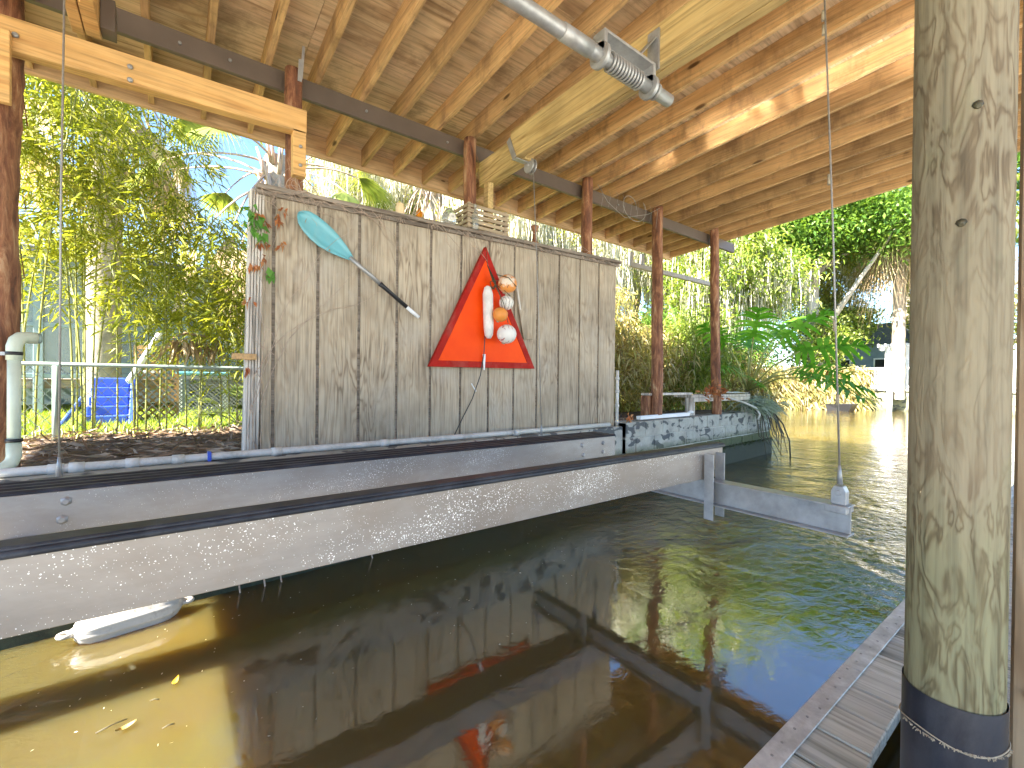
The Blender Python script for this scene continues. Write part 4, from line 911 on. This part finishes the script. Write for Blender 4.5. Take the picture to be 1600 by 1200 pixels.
MB().add([(-3.1, 9.7, 3.12), (2.5, 9.7, 3.12), (2.5, 13.6, 3.9), (-3.1, 13.6, 3.9), (-3.1, 9.7, 3.2), (2.5, 9.7, 3.2), (2.5, 13.6, 4.0), (-3.1, 13.6, 4.0)], BF).build('roof', M['roof_dark'], hz)
def lattice(name, x0, x1, y, z0, z1, step, w, mat, label, slope=0):
    t = thing(name, label, 'lattice', ((x0 + x1) / 2, y, z0)); b = MB(); H_ = z1 - z0
    for sg_ in (1, -1):
        x = x0 - H_
        while x < x1 + H_:
            a0 = (x, z0) if sg_ == 1 else (x, z1); a1 = (x + H_, z1) if sg_ == 1 else (x + H_, z0)
            (xa, za), (xb, zb_) = a0, a1
            def clip(xc): f = (xc - xa) / (xb - xa); return za + (zb_ - za) * f
            if xa < x0: za2 = clip(x0); xa2 = x0
            else: xa2, za2 = xa, za
            if xb > x1: zb2 = clip(x1); xb2 = x1
            else: xb2, zb2 = xb, zb_
            if xa2 < xb2 - .01: b.beam((xa2, y + .007 * sg_, za2), (xb2, y + .007 * sg_, zb2), w, .006, (0, 1, 0)) if False else b.obox(((xa2 + xb2) / 2, y + .007 * sg_, (za2 + zb2) / 2), (xb2 - xa2, 0, zb2 - za2), (0, 1, 0), Vector((xb2 - xa2, 0, zb2 - za2)).cross(Vector((0, 1, 0))), math.hypot(xb2 - xa2, zb2 - za2) / 2, .003, w / 2)
            x += step
    b.build('slat_panel', mat, t)
    fr_ = MB(); fr_.box(x0 - .03, x1 + .03, y - .015, y + .015, z1, z1 + .05); fr_.box(x0 - .03, x1 + .03, y - .015, y + .015, z0 - .02, z0 + .02)
    for x in (x0 - .03, x1): fr_.box(x, x + .03, y - .016, y + .016, z0 + .02, z1)
    fr_.build('frame', mat, t); return t
lattice('lattice_panel', -.40, .02, 7.75, .68, 1.62, .085, .022, M['lattice_tan'], 'tan diagonal lattice panel beside the blue steps')
lattice('lattice_panel', .06, 1.0, 8.6, .68, 1.22, .06, .016, M['lattice_grey'], 'grey diagonal lattice skirting right of the tan lattice')
tb = thing('patio_table', 'pale turquoise patio table top behind the grey lattice', 'table', (.4, 9.0, .7))
MB().box(.02, .75, 8.85, 9.4, 1.29, 1.34).build('table_top', M['paddle'], tb, .01)
for x in (.06, .68):
    for y in (8.9, 9.33): MB().box(x, x + .04, y, y + .04, .66, 1.288).build('leg', M['white'], tb)

# ---------------------------------------------------------------- plants
def bamboo(x, y, nculm, label, hmin=3.4, hmax=5.4, lean=.55, leafs=420, seed=0):
    leafs = int(leafs * 1.25); t = thing('bamboo_clump', label, 'bamboo', (x, y, .66), 'bamboo clumps behind the fence'); Pl = []; Dl = []
    for c in range(nculm):
        a = random.uniform(0, 6.28); bx, by = x + math.cos(a) * random.uniform(0, .28), y + math.sin(a) * random.uniform(0, .22)
        h = random.uniform(hmin, hmax); la = random.uniform(0, 6.28); ln = random.uniform(.15, 1) * lean; pts = []
        for i in range(11):
            f = i / 10; pts.append(Vector((bx + math.cos(la) * ln * f * f * h * .4, by + math.sin(la) * ln * f * f * h * .4, .62 + h * f * (1 - .12 * ln * f * f))))
        MB().tube(pts, [.007 * (1 - .7 * i / 10) + .0015 for i in range(11)], 6).build('culm', M['culm'], t)
        nb = int(leafs / nculm)
        for k in range(nb):
            f = random.uniform(.22, 1) ** .75; i = min(9, int(f * 10)); p = pts[i].lerp(pts[i + 1], f * 10 - i)
            q = random.uniform(0, 6.28); br_ = random.uniform(.05, .62) * (1.15 - f * .5); tip = p + Vector((math.cos(q) * br_, math.sin(q) * br_, random.uniform(-.35, .15) * br_ + .05))
            for j in range(9): Pl.append(tip + Vector((random.gauss(0, .05), random.gauss(0, .05), random.gauss(0, .05)))); Dl.append((math.cos(q) + random.gauss(0, .7), math.sin(q) + random.gauss(0, .7), random.gauss(-.45, .4)))
    V, F = leaf_arrays(np.array([tuple(p) for p in Pl]), np.array(Dl), RNG.uniform(.08, .17, len(Pl)), .017, .2, .25); npmesh('foliage', V, F, M['bamboo_leaf'], t)
bamboo(-1.15, 5.6, 7, 'tall bamboo clump at the far left beside the standpipe', 4.0, 5.6, .7, 560)
bamboo(-.60, 5.75, 8, 'bamboo clump in front of the blue steps', 3.5, 4.7, .5, 430)
bamboo(-.22, 5.65, 5, 'slim bamboo clump before the tan lattice', 2.7, 3.5, .4, 230)
bamboo(.25, 5.75, 5, 'bamboo clump in front of the grey lattice', 1.9, 2.7, .4, 190)
bamboo(.62, 5.6, 5, 'low bamboo clump next to the corner post', 1.6, 2.4, .5, 220)
# cut stubs
n = 60
b = MB()
for _ in range(n):
    x, y = random.uniform(-1.3, .6), random.uniform(5.05, 5.6); b.tube([(x, y, .66), (x + random.uniform(-.03, .03), y, .66 + random.uniform(.06, .16))], .007, 6)
stuff(b.build('bamboo_stubs', M['culm']), 'cut bamboo stubs sticking up from the mulch along the fence', 'stubs')

def fan_frond(base, dirv, plen, L, droop, nseg=26, spread=2.2):
    base = Vector(base); d_ = Vector(dirv).normalized(); pts = [base]; cur = d_.copy()
    for i in range(6): cur = (cur + Vector((0, 0, -droop * .12))).normalized(); pts.append(pts[-1] + cur * plen / 6)
    tip = pts[-1]; side = cur.cross(Vector((0, 0, 1))); side = side.normalized() if side.length > .01 else Vector((1, 0, 0)); P = []; D = []
    for i in range(nseg):
        a = (i / (nseg - 1) - .5) * spread; dv = (cur * math.cos(a) + side * math.sin(a)); P.append(tuple(tip)); D.append(tuple(dv))
    P = np.array(P); D = unit(np.array(D)); Vv = []; Ff = []; LL = L * RNG.uniform(.8, 1, len(P)); S = unit(np.cross(D, np.array(tuple(side.cross(cur)))))
    segs = 4; dn = np.array([0, 0, -1.0]); o_ = 0
    for i in range(len(P)):
        for s_ in range(segs + 1):
            f = s_ / segs; c_ = P[i] + D[i] * LL[i] * f + dn * droop * LL[i] * .55 * f ** 2.2; w_2 = .018 * (math.sin(min(1, f * 1.1 + .12) * math.pi) + .05)
            Vv.append(c_ - S[i] * w_2); Vv.append(c_ + S[i] * w_2)
        for s_ in range(segs): Ff.append((o_ + 2 * s_, o_ + 2 * s_ + 1, o_ + 2 * s_ + 3, o_ + 2 * s_ + 2))
        o_ += 2 * (segs + 1)
    return pts, np.array(Vv), np.array(Ff)
def palm(x, y, z0, z1, r, label, nf=22, nd=10, plen=1.1, L=.9, tm='trunk', lean=(0, 0), grp='palms around the boathouse', ndroop=1.5):
    t = thing('cabbage_palm', label, 'palm tree', (x, y, z0), grp)
    tx, ty = x + lean[0], y + lean[1]; V = []; n = 18; rings = 30
    for i in range(rings):
        f = i / (rings - 1)
        for k in range(n):
            q = 2 * math.pi * k / n; rr = r * (1 + .10 * ((i + k) % 2) + random.uniform(-.05, .05)) * (1.15 - .2 * f); V.append((x + lean[0] * f + math.cos(q) * rr, y + lean[1] * f + math.sin(q) * rr, z0 + (z1 - z0) * f))
    b = MB(); b.add(V, [(i * n + k, i * n + (k + 1) % n, (i + 1) * n + (k + 1) % n, (i + 1) * n + k) for i in range(rings - 1) for k in range(n)], True); b.build('trunk', M[tm], t)
    bo_ = MB()
    for i in range(40):
        f = random.uniform(.7, 1); q = random.uniform(0, 6.28); p = Vector((x + lean[0] * f + math.cos(q) * r, y + lean[1] * f + math.sin(q) * r, z0 + (z1 - z0) * f)); bo_.tube([p, p + Vector((math.cos(q) * .12, math.sin(q) * .12, .35))], [.035, .015], 5)
    bo_.build('leaf_boots', M['petiole'], t)
    for i in range(nf + nd):
        dead = i >= nf; q = i * 2.4 + random.uniform(-.2, .2); el = random.uniform(-.1, 1.2) if not dead else random.uniform(-1.1, -.35)
        dv = Vector((math.cos(q) * math.cos(el), math.sin(q) * math.cos(el), math.sin(el))); pts, Vv, Ff = fan_frond((tx + math.cos(q) * r * .8, ty + math.sin(q) * r * .8, z1 - (random.uniform(.0, .35) if not dead else random.uniform(.2, .6))), dv, plen * random.uniform(.8, 1.15), L, 1.0 if not dead else ndroop, 24)
        mt = M['palm'] if not dead else M['palm_dead']
        pe = MB().tube(pts, [.02 - .002 * k for k in range(7)], 5).build('frond', M['petiole'], t); npmesh('fan_leaf', Vv, Ff, mt, pe)
palm(1.32, 8.0, .66, 4.75, .20, 'cabbage palm with pinkish leaf boots just behind the left end of the wall', 14, 12, 1.35, .75)
palm(4.9, 9.6, .66, 6.3, .22, 'tall cabbage palm with drooping dead fronds behind the wall cap jars', 18, 22, 1.3, 1.2, ndroop=2.6)
palm(-.9, 9.4, .66, 6.3, .18, 'cabbage palm whose fronds droop at the top left above the bamboo', 18, 10, 1.4, 1.0, lean=(.1, -.3))

def crown_tree(name, label, base, zt, crowns, mat, nleaf, L, W, trunk_r=.18, tm='trunk', cat='tree', group='trees around the canal', lean=(0, 0), clump=.32, droop=.2, limbs=7, zbias=-.1, moss=0):
    t = thing(name, label, cat, base, group); bx, by, bz = base; top = Vector((bx + lean[0], by + lean[1], zt))
    b = MB(); pts = [Vector(base).lerp(top, f) + Vector((math.sin(f * 5 + bx) * .08, math.cos(f * 4 + by) * .08, 0)) * min(1, trunk_r * 6) for f in [i / 8 for i in range(9)]]
    b.tube(pts, [trunk_r * (1.15 - .7 * i / 8) for i in range(9)], 10, jit=.05)
    for i in range(limbs):
        c = crowns[i % len(crowns)]; p = pts[random.randint(3, 8)]; e = Vector(c[0]) + Vector((random.uniform(-.5, .5) * c[1][0], random.uniform(-.5, .5) * c[1][1], random.uniform(-.3, .5) * c[1][2]))
        mid = p.lerp(e, .5) + Vector((0, 0, .1)); b.tube([p, mid, e], [trunk_r * .45, trunk_r * .25, trunk_r * .08], 6)
    b.build('trunk', M[tm], t)
    tot = sum(c[1][0] * c[1][1] * c[1][2] for c in crowns) ** 1.0; P = []
    for c in crowns:
        k = int(nleaf * (c[1][0] * c[1][1] * c[1][2]) / tot); nc = max(6, int(k / 60)); ctr = ellip(nc, c[0], c[1], .3); idx = RNG.integers(0, nc, k)
        sc_ = RNG.uniform(.5, 1.4, nc)[idx][:, None]; P.append(ctr[idx] + RNG.normal(size=(k, 3)) * clump * sc_ * np.array([1, 1, .55]))
    P = np.concatenate(P); D = RNG.normal(size=P.shape) + np.array([0, 0, zbias])
    V, F = leaf_arrays(P, D, RNG.uniform(.6, 1.1, len(P)) * L, W, .2, droop, (0, 0, 1.2)); npmesh('crown', V, F, M[mat], t)
    if moss:
        P = np.concatenate([ellip(int(moss / len(crowns)), c[0], np.array(c[1]) * np.array([1, 1, .9]), .2) for c in crowns]); nc = len(P)
        Vv = []; Ff = []; o_ = 0; segs = 5
        k = 9; PP = np.repeat(P, k, 0) + RNG.normal(size=(nc * k, 3)) * np.array([.09, .09, .12]); Ls = np.repeat(RNG.uniform(.4, 1.5, nc), k) * RNG.uniform(.4, 1, nc * k); n_ = len(PP)
        A_ = RNG.uniform(0, 6.28, n_); S = np.stack([np.cos(A_), np.sin(A_), np.zeros(n_)], 1); rows = []
        off = np.zeros((n_, 3))
        for s_ in range(segs + 1):
            f = s_ / segs; off = off + RNG.normal(size=(n_, 3)) * np.array([.018, .018, 0]); c_ = PP + off - np.array([0, 0, 1]) * (Ls * f)[:, None]; w_2 = .013 * (1 - .75 * f); rows += [c_ - S * w_2, c_ + S * w_2]
        Vv = np.stack(rows, 1).reshape(-1, 3); base_i = np.arange(n_)[:, None] * (2 * (segs + 1)); Ff = np.concatenate([base_i + np.array([2 * s_, 2 * s_ + 1, 2 * s_ + 3, 2 * s_ + 2]) for s_ in range(segs)], 0)
        npmesh('hanging_moss', Vv, Ff, M['moss'], t)
    return t
# moss-hung oaks behind the boathouse, right of the wall
crown_tree('moss_oak', 'moss-draped oak behind the free-standing log posts', (8.6, 9.2, .6), 5.6, [((8.0, 8.2, 4.7), (2.0, 1.6, 1.1)), ((10.3, 9.4, 5.2), (2.0, 1.8, 1.3)), ((6.0, 8.2, 4.9), (1.6, 1.3, .9)), ((7.4, 7.4, 3.6), (1.6, .8, .8))], 'yellowish', 12000, .10, .045, .22, moss=1500)
crown_tree('moss_oak', 'tall moss-draped oak behind the wall cap and crate', (5.2, 12.0, .6), 7.5, [((4.6, 11.5, 6.2), (2.6, 1.8, 1.6)), ((7.6, 12.4, 6.6), (2.6, 2.0, 1.6))], 'yellowish', 13000, .12, .05, .25, moss=900)
crown_tree('moss_oak', 'moss-draped oak leaning over the far corner of the lawn', (12.2, 9.6, .6), 7, [((12.0, 8.0, 5.2), (1.8, 1.7, 1.5)), ((13.4, 9.6, 6.6), (2.2, 2.2, 1.6))], 'oak', 15000, .14, .06, .25, moss=700)
crown_tree('lime_tree', 'bright lime-green feathery tree arching over the canal bank', (11.6, 7.2, .5), 5.6, [((11.2, 6.0, 4.6), (1.5, 1.2, 1.2)), ((12.4, 5.4, 4.0), (1.4, 1.0, .9)), ((10.6, 6.2, 3.4), (1.0, .9, .9))], 'lime', 12000, .16, .055, .12, droop=.4, moss=230)
for i, (x, y, z, rx, rz, mt, lab) in enumerate([(6.0, 5.2, 1.6, .9, .9, 'dry', 'yellow-green shrub behind the thick log post'), (7.4, 5.3, 1.5, .9, .8, 'dry', 'dry yellowish shrub between the two right log posts'), (8.3, 5.0, 1.7, .8, 1.0, 'lime', 'green shrub behind the downspout'),
        (5.0, 5.0, 1.5, .6, .7, 'dry', 'dull green shrub just behind the right end of the wall'), (9.0, 6.4, 1.9, 1.0, 1.3, 'oak', 'dark green shrub at the corner of the lawn'), (7.0, 6.6, 2.2, 1.4, 1.3, 'dry', 'tall pale shrub under the moss-draped oak')]):
    crown_tree('shrub', lab, (x, y, .62), z, [((x, y, z), (rx, rx * .7, rz))], mt, 5200, .20, .028, .03, cat='shrub', group='shrubs behind the plank shelf', clump=.20, droop=.6, limbs=9, zbias=.1)
# far bank
crown_tree('pale_trunk_tree', 'big tree with a bright pale trunk on the far bank', (26.4, 9.13, .5), 7.8, [((25, 9.0, 9.2), (3.2, 3, 2.2)), ((21.8, 9.6, 7.8), (2.6, 2.0, 1.8)), ((25.5, 5.8, 8.6), (2.6, 2.4, 1.7))], 'oak', 22000, .26, .12, .42, 'white_trunk', clump=.5)
crown_tree('canal_tree', 'wide dark green tree left of the pale trunk on the far bank', (22, 13.5, .5), 8, [((20.5, 12, 7.0), (3.2, 3.0, 2.6)), ((23, 15, 9), (4, 3.5, 2.8)), ((20.5, 11.5, 3.6), (2.2, 2.0, 2.2))], 'oak', 26000, .26, .12, .3, clump=.5)
crown_tree('canal_tree', 'feathery light tree filling the gap right of the pale trunk', (30.5, 9.8, .5), 8, [((29.5, 9.6, 7.2), (3.0, 2.6, 2.6)), ((30, 8.0, 9.8), (2.6, 2.4, 1.8))], 'yellowish', 16000, .24, .08, .2, clump=.45, moss=300)
crown_tree('canal_tree', 'light green tree in front of the grey house on the far bank', (27.5, 9.6, .5), 4.2, [((26.6, 8.9, 3.6), (1.7, 1.5, 1.7)), ((29.0, 8.6, 4.7), (1.7, 1.5, 1.2))], 'lime', 12000, .22, .09, .2, clump=.36)
crown_tree('canal_tree', 'tall spreading tree behind the far grey house', (38, 8, .5), 11, [((38, 8, 11.5), (5, 5, 3.2)), ((35, 2, 13.5), (5, 4, 2.6)), ((33, 13, 12), (5, 4, 3.4))], 'oak', 26000, .36, .16, .35, clump=.7)
crown_tree('canal_tree', 'yellow-green tree behind the far pergola', (34, 3.5, .5), 6, [((33.5, 4.5, 5.2), (2.4, 3.0, 2.4)), ((34, -1, 7), (3, 3, 3))], 'yellowish', 14000, .26, .1, .25, clump=.5)
palm(27.6, 6.0, .55, 9.3, .22, 'cabbage palm with a shaggy golden skirt on the far bank', 40, 14, 1.7, 2.1, ndroop=1.3)
palm(26.8, 3.6, .55, 8.4, .28, 'taller cabbage palm on the far bank behind the piling', 26, 24, 1.4, 1.5)
for i, (x, y, h, rr, mt, lab) in enumerate([(-7, 17, 6.2, 4.6, 'yellowish', 'dark tree mass behind the porch at the far left'), (-1, 21, 6, 4.5, 'yellowish', 'yellowish tree behind the screened porch'), (7, 20, 7.5, 5, 'oak', 'dark tree behind the moss-draped oaks'), (14, 21, 8, 5, 'oak', 'broad dark tree beyond the lawn corner'),
        (21, 27, 9, 6, 'oak', 'distant tree up the canal'), (45, 22, 10, 8, 'oak', 'distant wide tree beyond the far bank'), (47, -6, 9, 8, 'oak', 'distant tree right of the far houses')]):
    crown_tree('backdrop_tree', lab, (x, y, .4), h * .8, [((x, y, h * .62), (rr, rr * .7, h * .45)), ((x + 2, y + 2, h * .35), (rr, rr * .6, h * .3))], mt, 12000, .38, .17, .3, clump=.8)
crown_tree('bank_bush', 'golden bush at the water edge left of the pale trunk', (22.6, 11.7, .4), 2, [((22.4, 11.5, 1.7), (1.9, 1.4, 1.5))], 'dry', 9000, .24, .06, .08, cat='bush', group='bushes on the far bank', clump=.4, droop=.5)
crown_tree('bank_bush', 'tall green bush far up the canal bank behind the philodendron', (19.5, 14.5, .4), 3, [((19.3, 14.3, 2.6), (2.4, 1.8, 2.4))], 'oak', 12000, .24, .09, .1, cat='bush', group='bushes on the far bank', clump=.4, droop=.4)
n = 16000; P = np.stack([RNG.uniform(0, 1, n), np.zeros(n), .05 + 2.1 * RNG.uniform(0, 1, n) ** 1.4], 1); X = 20.6 + P[:, 0] * 6.4; Yy = 12.55 - P[:, 0] * 5.75
P = np.stack([X, Yy + RNG.uniform(0, .9, n), P[:, 2]], 1); V, F = leaf_arrays(P, RNG.normal(size=(n, 3)) * np.array([1, 1, .6]) + np.array([0, -.3, -.6]), RNG.uniform(.25, .6, n), .06, .2, .5)
stuff(npmesh('bank_scrub', V, F, M['dry']), 'golden green scrub hanging over the water along the far bank', 'scrub')

# split-leaf philodendron
ph = thing('philodendron', 'large split-leaf philodendron arching over the water at the seawall end', 'plant', (7.9, 3.75, .8))
def philo_leaf(base, tip, L, parent, roll=0.0, stem=True):
    base, tip = Vector(base), Vector(tip)
    if stem: pe = MB().tube([base, base.lerp(tip, .5) + Vector((0, 0, .10)), tip], [.017, .013, .009], 6).build('petiole', M['culm'], parent)
    else: pe = parent
    d_ = ((tip - base).normalized() + Vector((0, 0, -.45))).normalized(); s_ = d_.cross(Vector((0, 0, 1))).normalized(); nrm = s_.cross(d_); s_ = (s_ * math.cos(roll) + nrm * math.sin(roll)).normalized(); nrm = s_.cross(d_)
    V = []; F = []; nl = 9; L = L * 1.15
    o = 0
    rib = [tip + d_ * L * (i / 12) - Vector((0, 0, 1)) * (L * .22 * (i / 12) ** 2) for i in range(13)]
    for i in range(12):
        w_ = .05 * L * (1.4 - i / 12); V += [rib[i] - s_ * w_, rib[i] + s_ * w_, rib[i + 1] + s_ * w_ * .92, rib[i + 1] - s_ * w_ * .92]; F.append((o, o + 1, o + 2, o + 3)); o += 4
    for sg_ in (-1, 1):
        for k in range(nl):
            f = k / (nl - 1); ln = L * (.50 * math.sin(.55 + f * 2.3) + .08); ri = min(12, int(f * 11.5)); a = rib[ri]; fwd = -.35 + f * 1.25
            dv = (s_ * sg_ + d_ * fwd).normalized(); wv = (d_ - dv * d_.dot(dv)).normalized() * L * .036
            prev = None
            for q in range(5):
                g = q / 4; c_ = a + dv * ln * g - Vector((0, 0, 1)) * (ln * .30 * g * g) + nrm * (.03 * math.sin(g * 3)); ww = wv * (1.25 * math.sin(math.pi * min(.97, .30 + .62 * g)))
                V += [c_ - ww, c_ + ww]
            for q in range(4): F.append((o + 2 * q, o + 2 * q + 1, o + 2 * q + 3, o + 2 * q + 2))
            o += 10
    MB().add(V, F, True).build('leaf', M['philo'], pe)
pb = (7.9, 3.72, 1.12)
for tip, L, rl in (((7.7, 3.55, 2.02), .55, .3), ((7.55, 3.95, 1.95), .5, -.4), ((7.95, 3.20, 2.00), .72, .2), ((8.1, 3.0, 1.78), .75, .5), ((7.9, 2.9, 1.42), .75, .2), ((7.6, 2.62, 1.35), .62, .1), ((8.4, 3.5, 2.1), .6, 0), ((7.3, 3.7, 1.5), .45, .2), ((8.6, 3.1, 1.55), .65, .4), ((8.3, 3.9, 1.9), .55, -.3), ((7.6, 3.5, 1.3), .45, .6), ((8.5, 4.3, 1.6), .6, 0)):
    philo_leaf(pb, tip, L, ph, rl)
MB().tube([(7.95, 3.78, .7), (7.93, 3.75, .95), (7.9, 3.72, 1.14)], [.06, .05, .035], 8, jit=.1).build('trunk', M['stem_dark'], ph)
b = MB()
for i in range(14):
    x = 8.0 + random.uniform(-.4, .55); e = random.uniform(-.1, .35); pts = [(x, 3.6, .86), (x + .05, 3.48, .72), (x + random.uniform(-.08, .15), 3.42 + random.uniform(-.1, .05), .38), (x + random.uniform(-.15, .2), 3.36 + random.uniform(-.2, .1), e)]; b.tube(pts, [.010, .009, .007, .004], 6)
b.tube([(8.3, 3.55, .85), (8.5, 3.40, .55), (8.58, 3.32, .25), (8.45, 3.25, -.02)], .013, 7); b.build('aerial_roots', M['stem_dark'], ph)
bm_ = thing('bromeliad_clump', 'clump of silvery bromeliads spilling over the seawall end', 'plant', (8.1, 3.62, .8))
P = np.array([(8.0 + random.gauss(0, .25), 3.58 + random.gauss(0, .09), .88 + random.gauss(0, .05)) for _ in range(620)]); D = RNG.normal(size=P.shape) * np.array([.8, .7, .4]) + np.array([0.1, -.3, .35]); V, F = leaf_arrays(P, D, RNG.uniform(.15, .38, len(P)), .02, .3, .55); npmesh('rosettes', V, F, M['bromeliad'], bm_)

# drooping dead palm frond and small palmetto in the yard
pm = thing('palmetto', 'small young palmetto on the lawn edge beside the corner post', 'plant', (.62, 6.2, .66))
for i in range(7):
    q = i * .9; pts, Vv, Ff = fan_frond((.60, 6.2, .70), (math.cos(q) * .6 - .35, math.sin(q) * .5 - .3, .9), .30, .36, .7, 14, 1.7); pe = MB().tube(pts, .006, 5).build('frond', M['culm'], pm); npmesh('fan_leaf', Vv * 1.0, Ff, M['palm'], pe)
df = thing('dead_frond', 'brown dead palm frond caught drooping in the bamboo', 'frond', (.1, 5.5, 1.7))
pts = [(-.02, 5.4, 1.62), (.08, 5.4, 1.68), (.25, 5.42, 1.66), (.38, 5.45, 1.60)]; MB().tube(pts, [.006, .012, .012, .004], 6).build('rachis', M['palm_dead'], df)
P = np.array([tuple(Vector(pts[0]).lerp(Vector(pts[3]), f) + Vector((0, 0, .03 * math.sin(f * 3)))) for f in RNG.uniform(0, 1, 70)]); V, F = leaf_arrays(P, RNG.normal(size=P.shape) * np.array([.3, .3, .1]) + np.array([0, 0, -1]), RNG.uniform(.12, .36, len(P)), .03, .3, 0); npmesh('leaflets', V, F, M['palm_dead'], df)

# ---------------------------------------------------------------- far bank structures
fw = thing('far_seawall', 'mossy concrete seawall of the far bank under the white fence', 'wall', (28.2, 4, 0))
MB().box(28.0, 28.29, -12, 7.9, -.8, .95).build('face', M['far_wall'], fw); MB().box(27.9, 28.5, -12, 7.95, .952, 1.05).build('coping', M['mortar'], fw)
wf = thing('white_fence', 'white picket fence along the top of the far seawall', 'fence', (28.4, 4, 1.05))
b = MB(); y = 7.8
while y > -8: b.box(28.38, 28.41, y - .05, y, 1.06, 2.02); y -= .115
b.build('pickets', M['white'], wf)
for z in (1.12, 2.03): MB().box(28.36, 28.44, -8, 7.86, z, z + .08).build('rail', M['white'], wf)
for yy in (7.86, 5.4, 3.0, .6): MB().box(28.33, 28.47, yy - .07, yy + .07, 1.05, 2.2).build('post', M['white'], wf)
pg = thing('pergola', 'white pergola with slatted top behind the far white fence', 'pergola', (28, 5, 1))
for yy in (6.68, 5.95, 3.4): MB().box(28.9, 29.2, yy - .13, yy + .13, .6, 2.98).build('post', M['white'], pg, .01)
MB().box(28.85, 29.25, 2.8, 7.05, 2.98, 3.14).build('beam', M['white'], pg)
for k in range(16): MB().box(28.5, 31.0, 2.9 + k * .27, 2.98 + k * .27, 3.145, 3.3).build('slat', M['white'], pg)
for (x, y, lab) in ((26.8, 6.12, 'white mooring pile standing in front of the far pergola'), (26.5, 7.9, 'thin white mooring pile at the left end of the far fence')):
    t = thing('mooring_pile', lab, 'pile', (x, y, 0), 'white mooring piles by the far bank'); MB().tube([(x, y, -1), (x, y, 1.3)], .10 if y < 7 else .05, 12).build('pile', M['white'], t); MB().tube([(x, y, 1.3), (x, y, 1.42)], [.12 if y < 7 else .06, .02], 12).build('cap', M['white'], t)
gh = thing('grey_house', 'blue-grey house behind the far white fence', 'house', (36, 8, .6))
MB().box(33, 40, 4.2, 11, .6, 3.6).build('wall', M['bluegrey'], gh)
MB().add([(32.4, 3.7, 3.6), (40.6, 3.7, 3.6), (40.6, 11.5, 3.6), (32.4, 11.5, 3.6), (34.5, 6.2, 5.0), (38.5, 6.2, 5.0), (38.5, 9, 5.0), (34.5, 9, 5.0)], BF).build('roof', M['roof_dark'], gh)
for yy in (5.0, 7.2, 9.4): 
    w_o = MB().box(32.96, 32.999, yy, yy + 1.1, 1.6, 2.8).build('window', M['white'], gh); MB().box(32.94, 32.959, yy + .08, yy + 1.02, 1.68, 2.72).build('pane', M['black'], w_o)
bt = thing('moored_boat', 'small dark skiff moored under the scrub of the far bank', 'boat', (25.2, 7.6, 0))
MB().add([(24.9, 7.2, -.1), (24.8, 7.0, .34), (24.9, 8.1, .30), (24.9, 8.0, -.1), (25.6, 7.2, -.1), (25.7, 7.0, .34), (25.7, 8.1, .30), (25.6, 8.0, -.1)], [(0, 1, 2, 3), (4, 7, 6, 5), (0, 4, 5, 1), (2, 6, 7, 3), (0, 3, 7, 4)]).build('hull', M['black'], bt)
MB().box(24.9, 25.6, 7.5, 7.7, .25, .29).build('thwart', M['gray_wood'], bt)
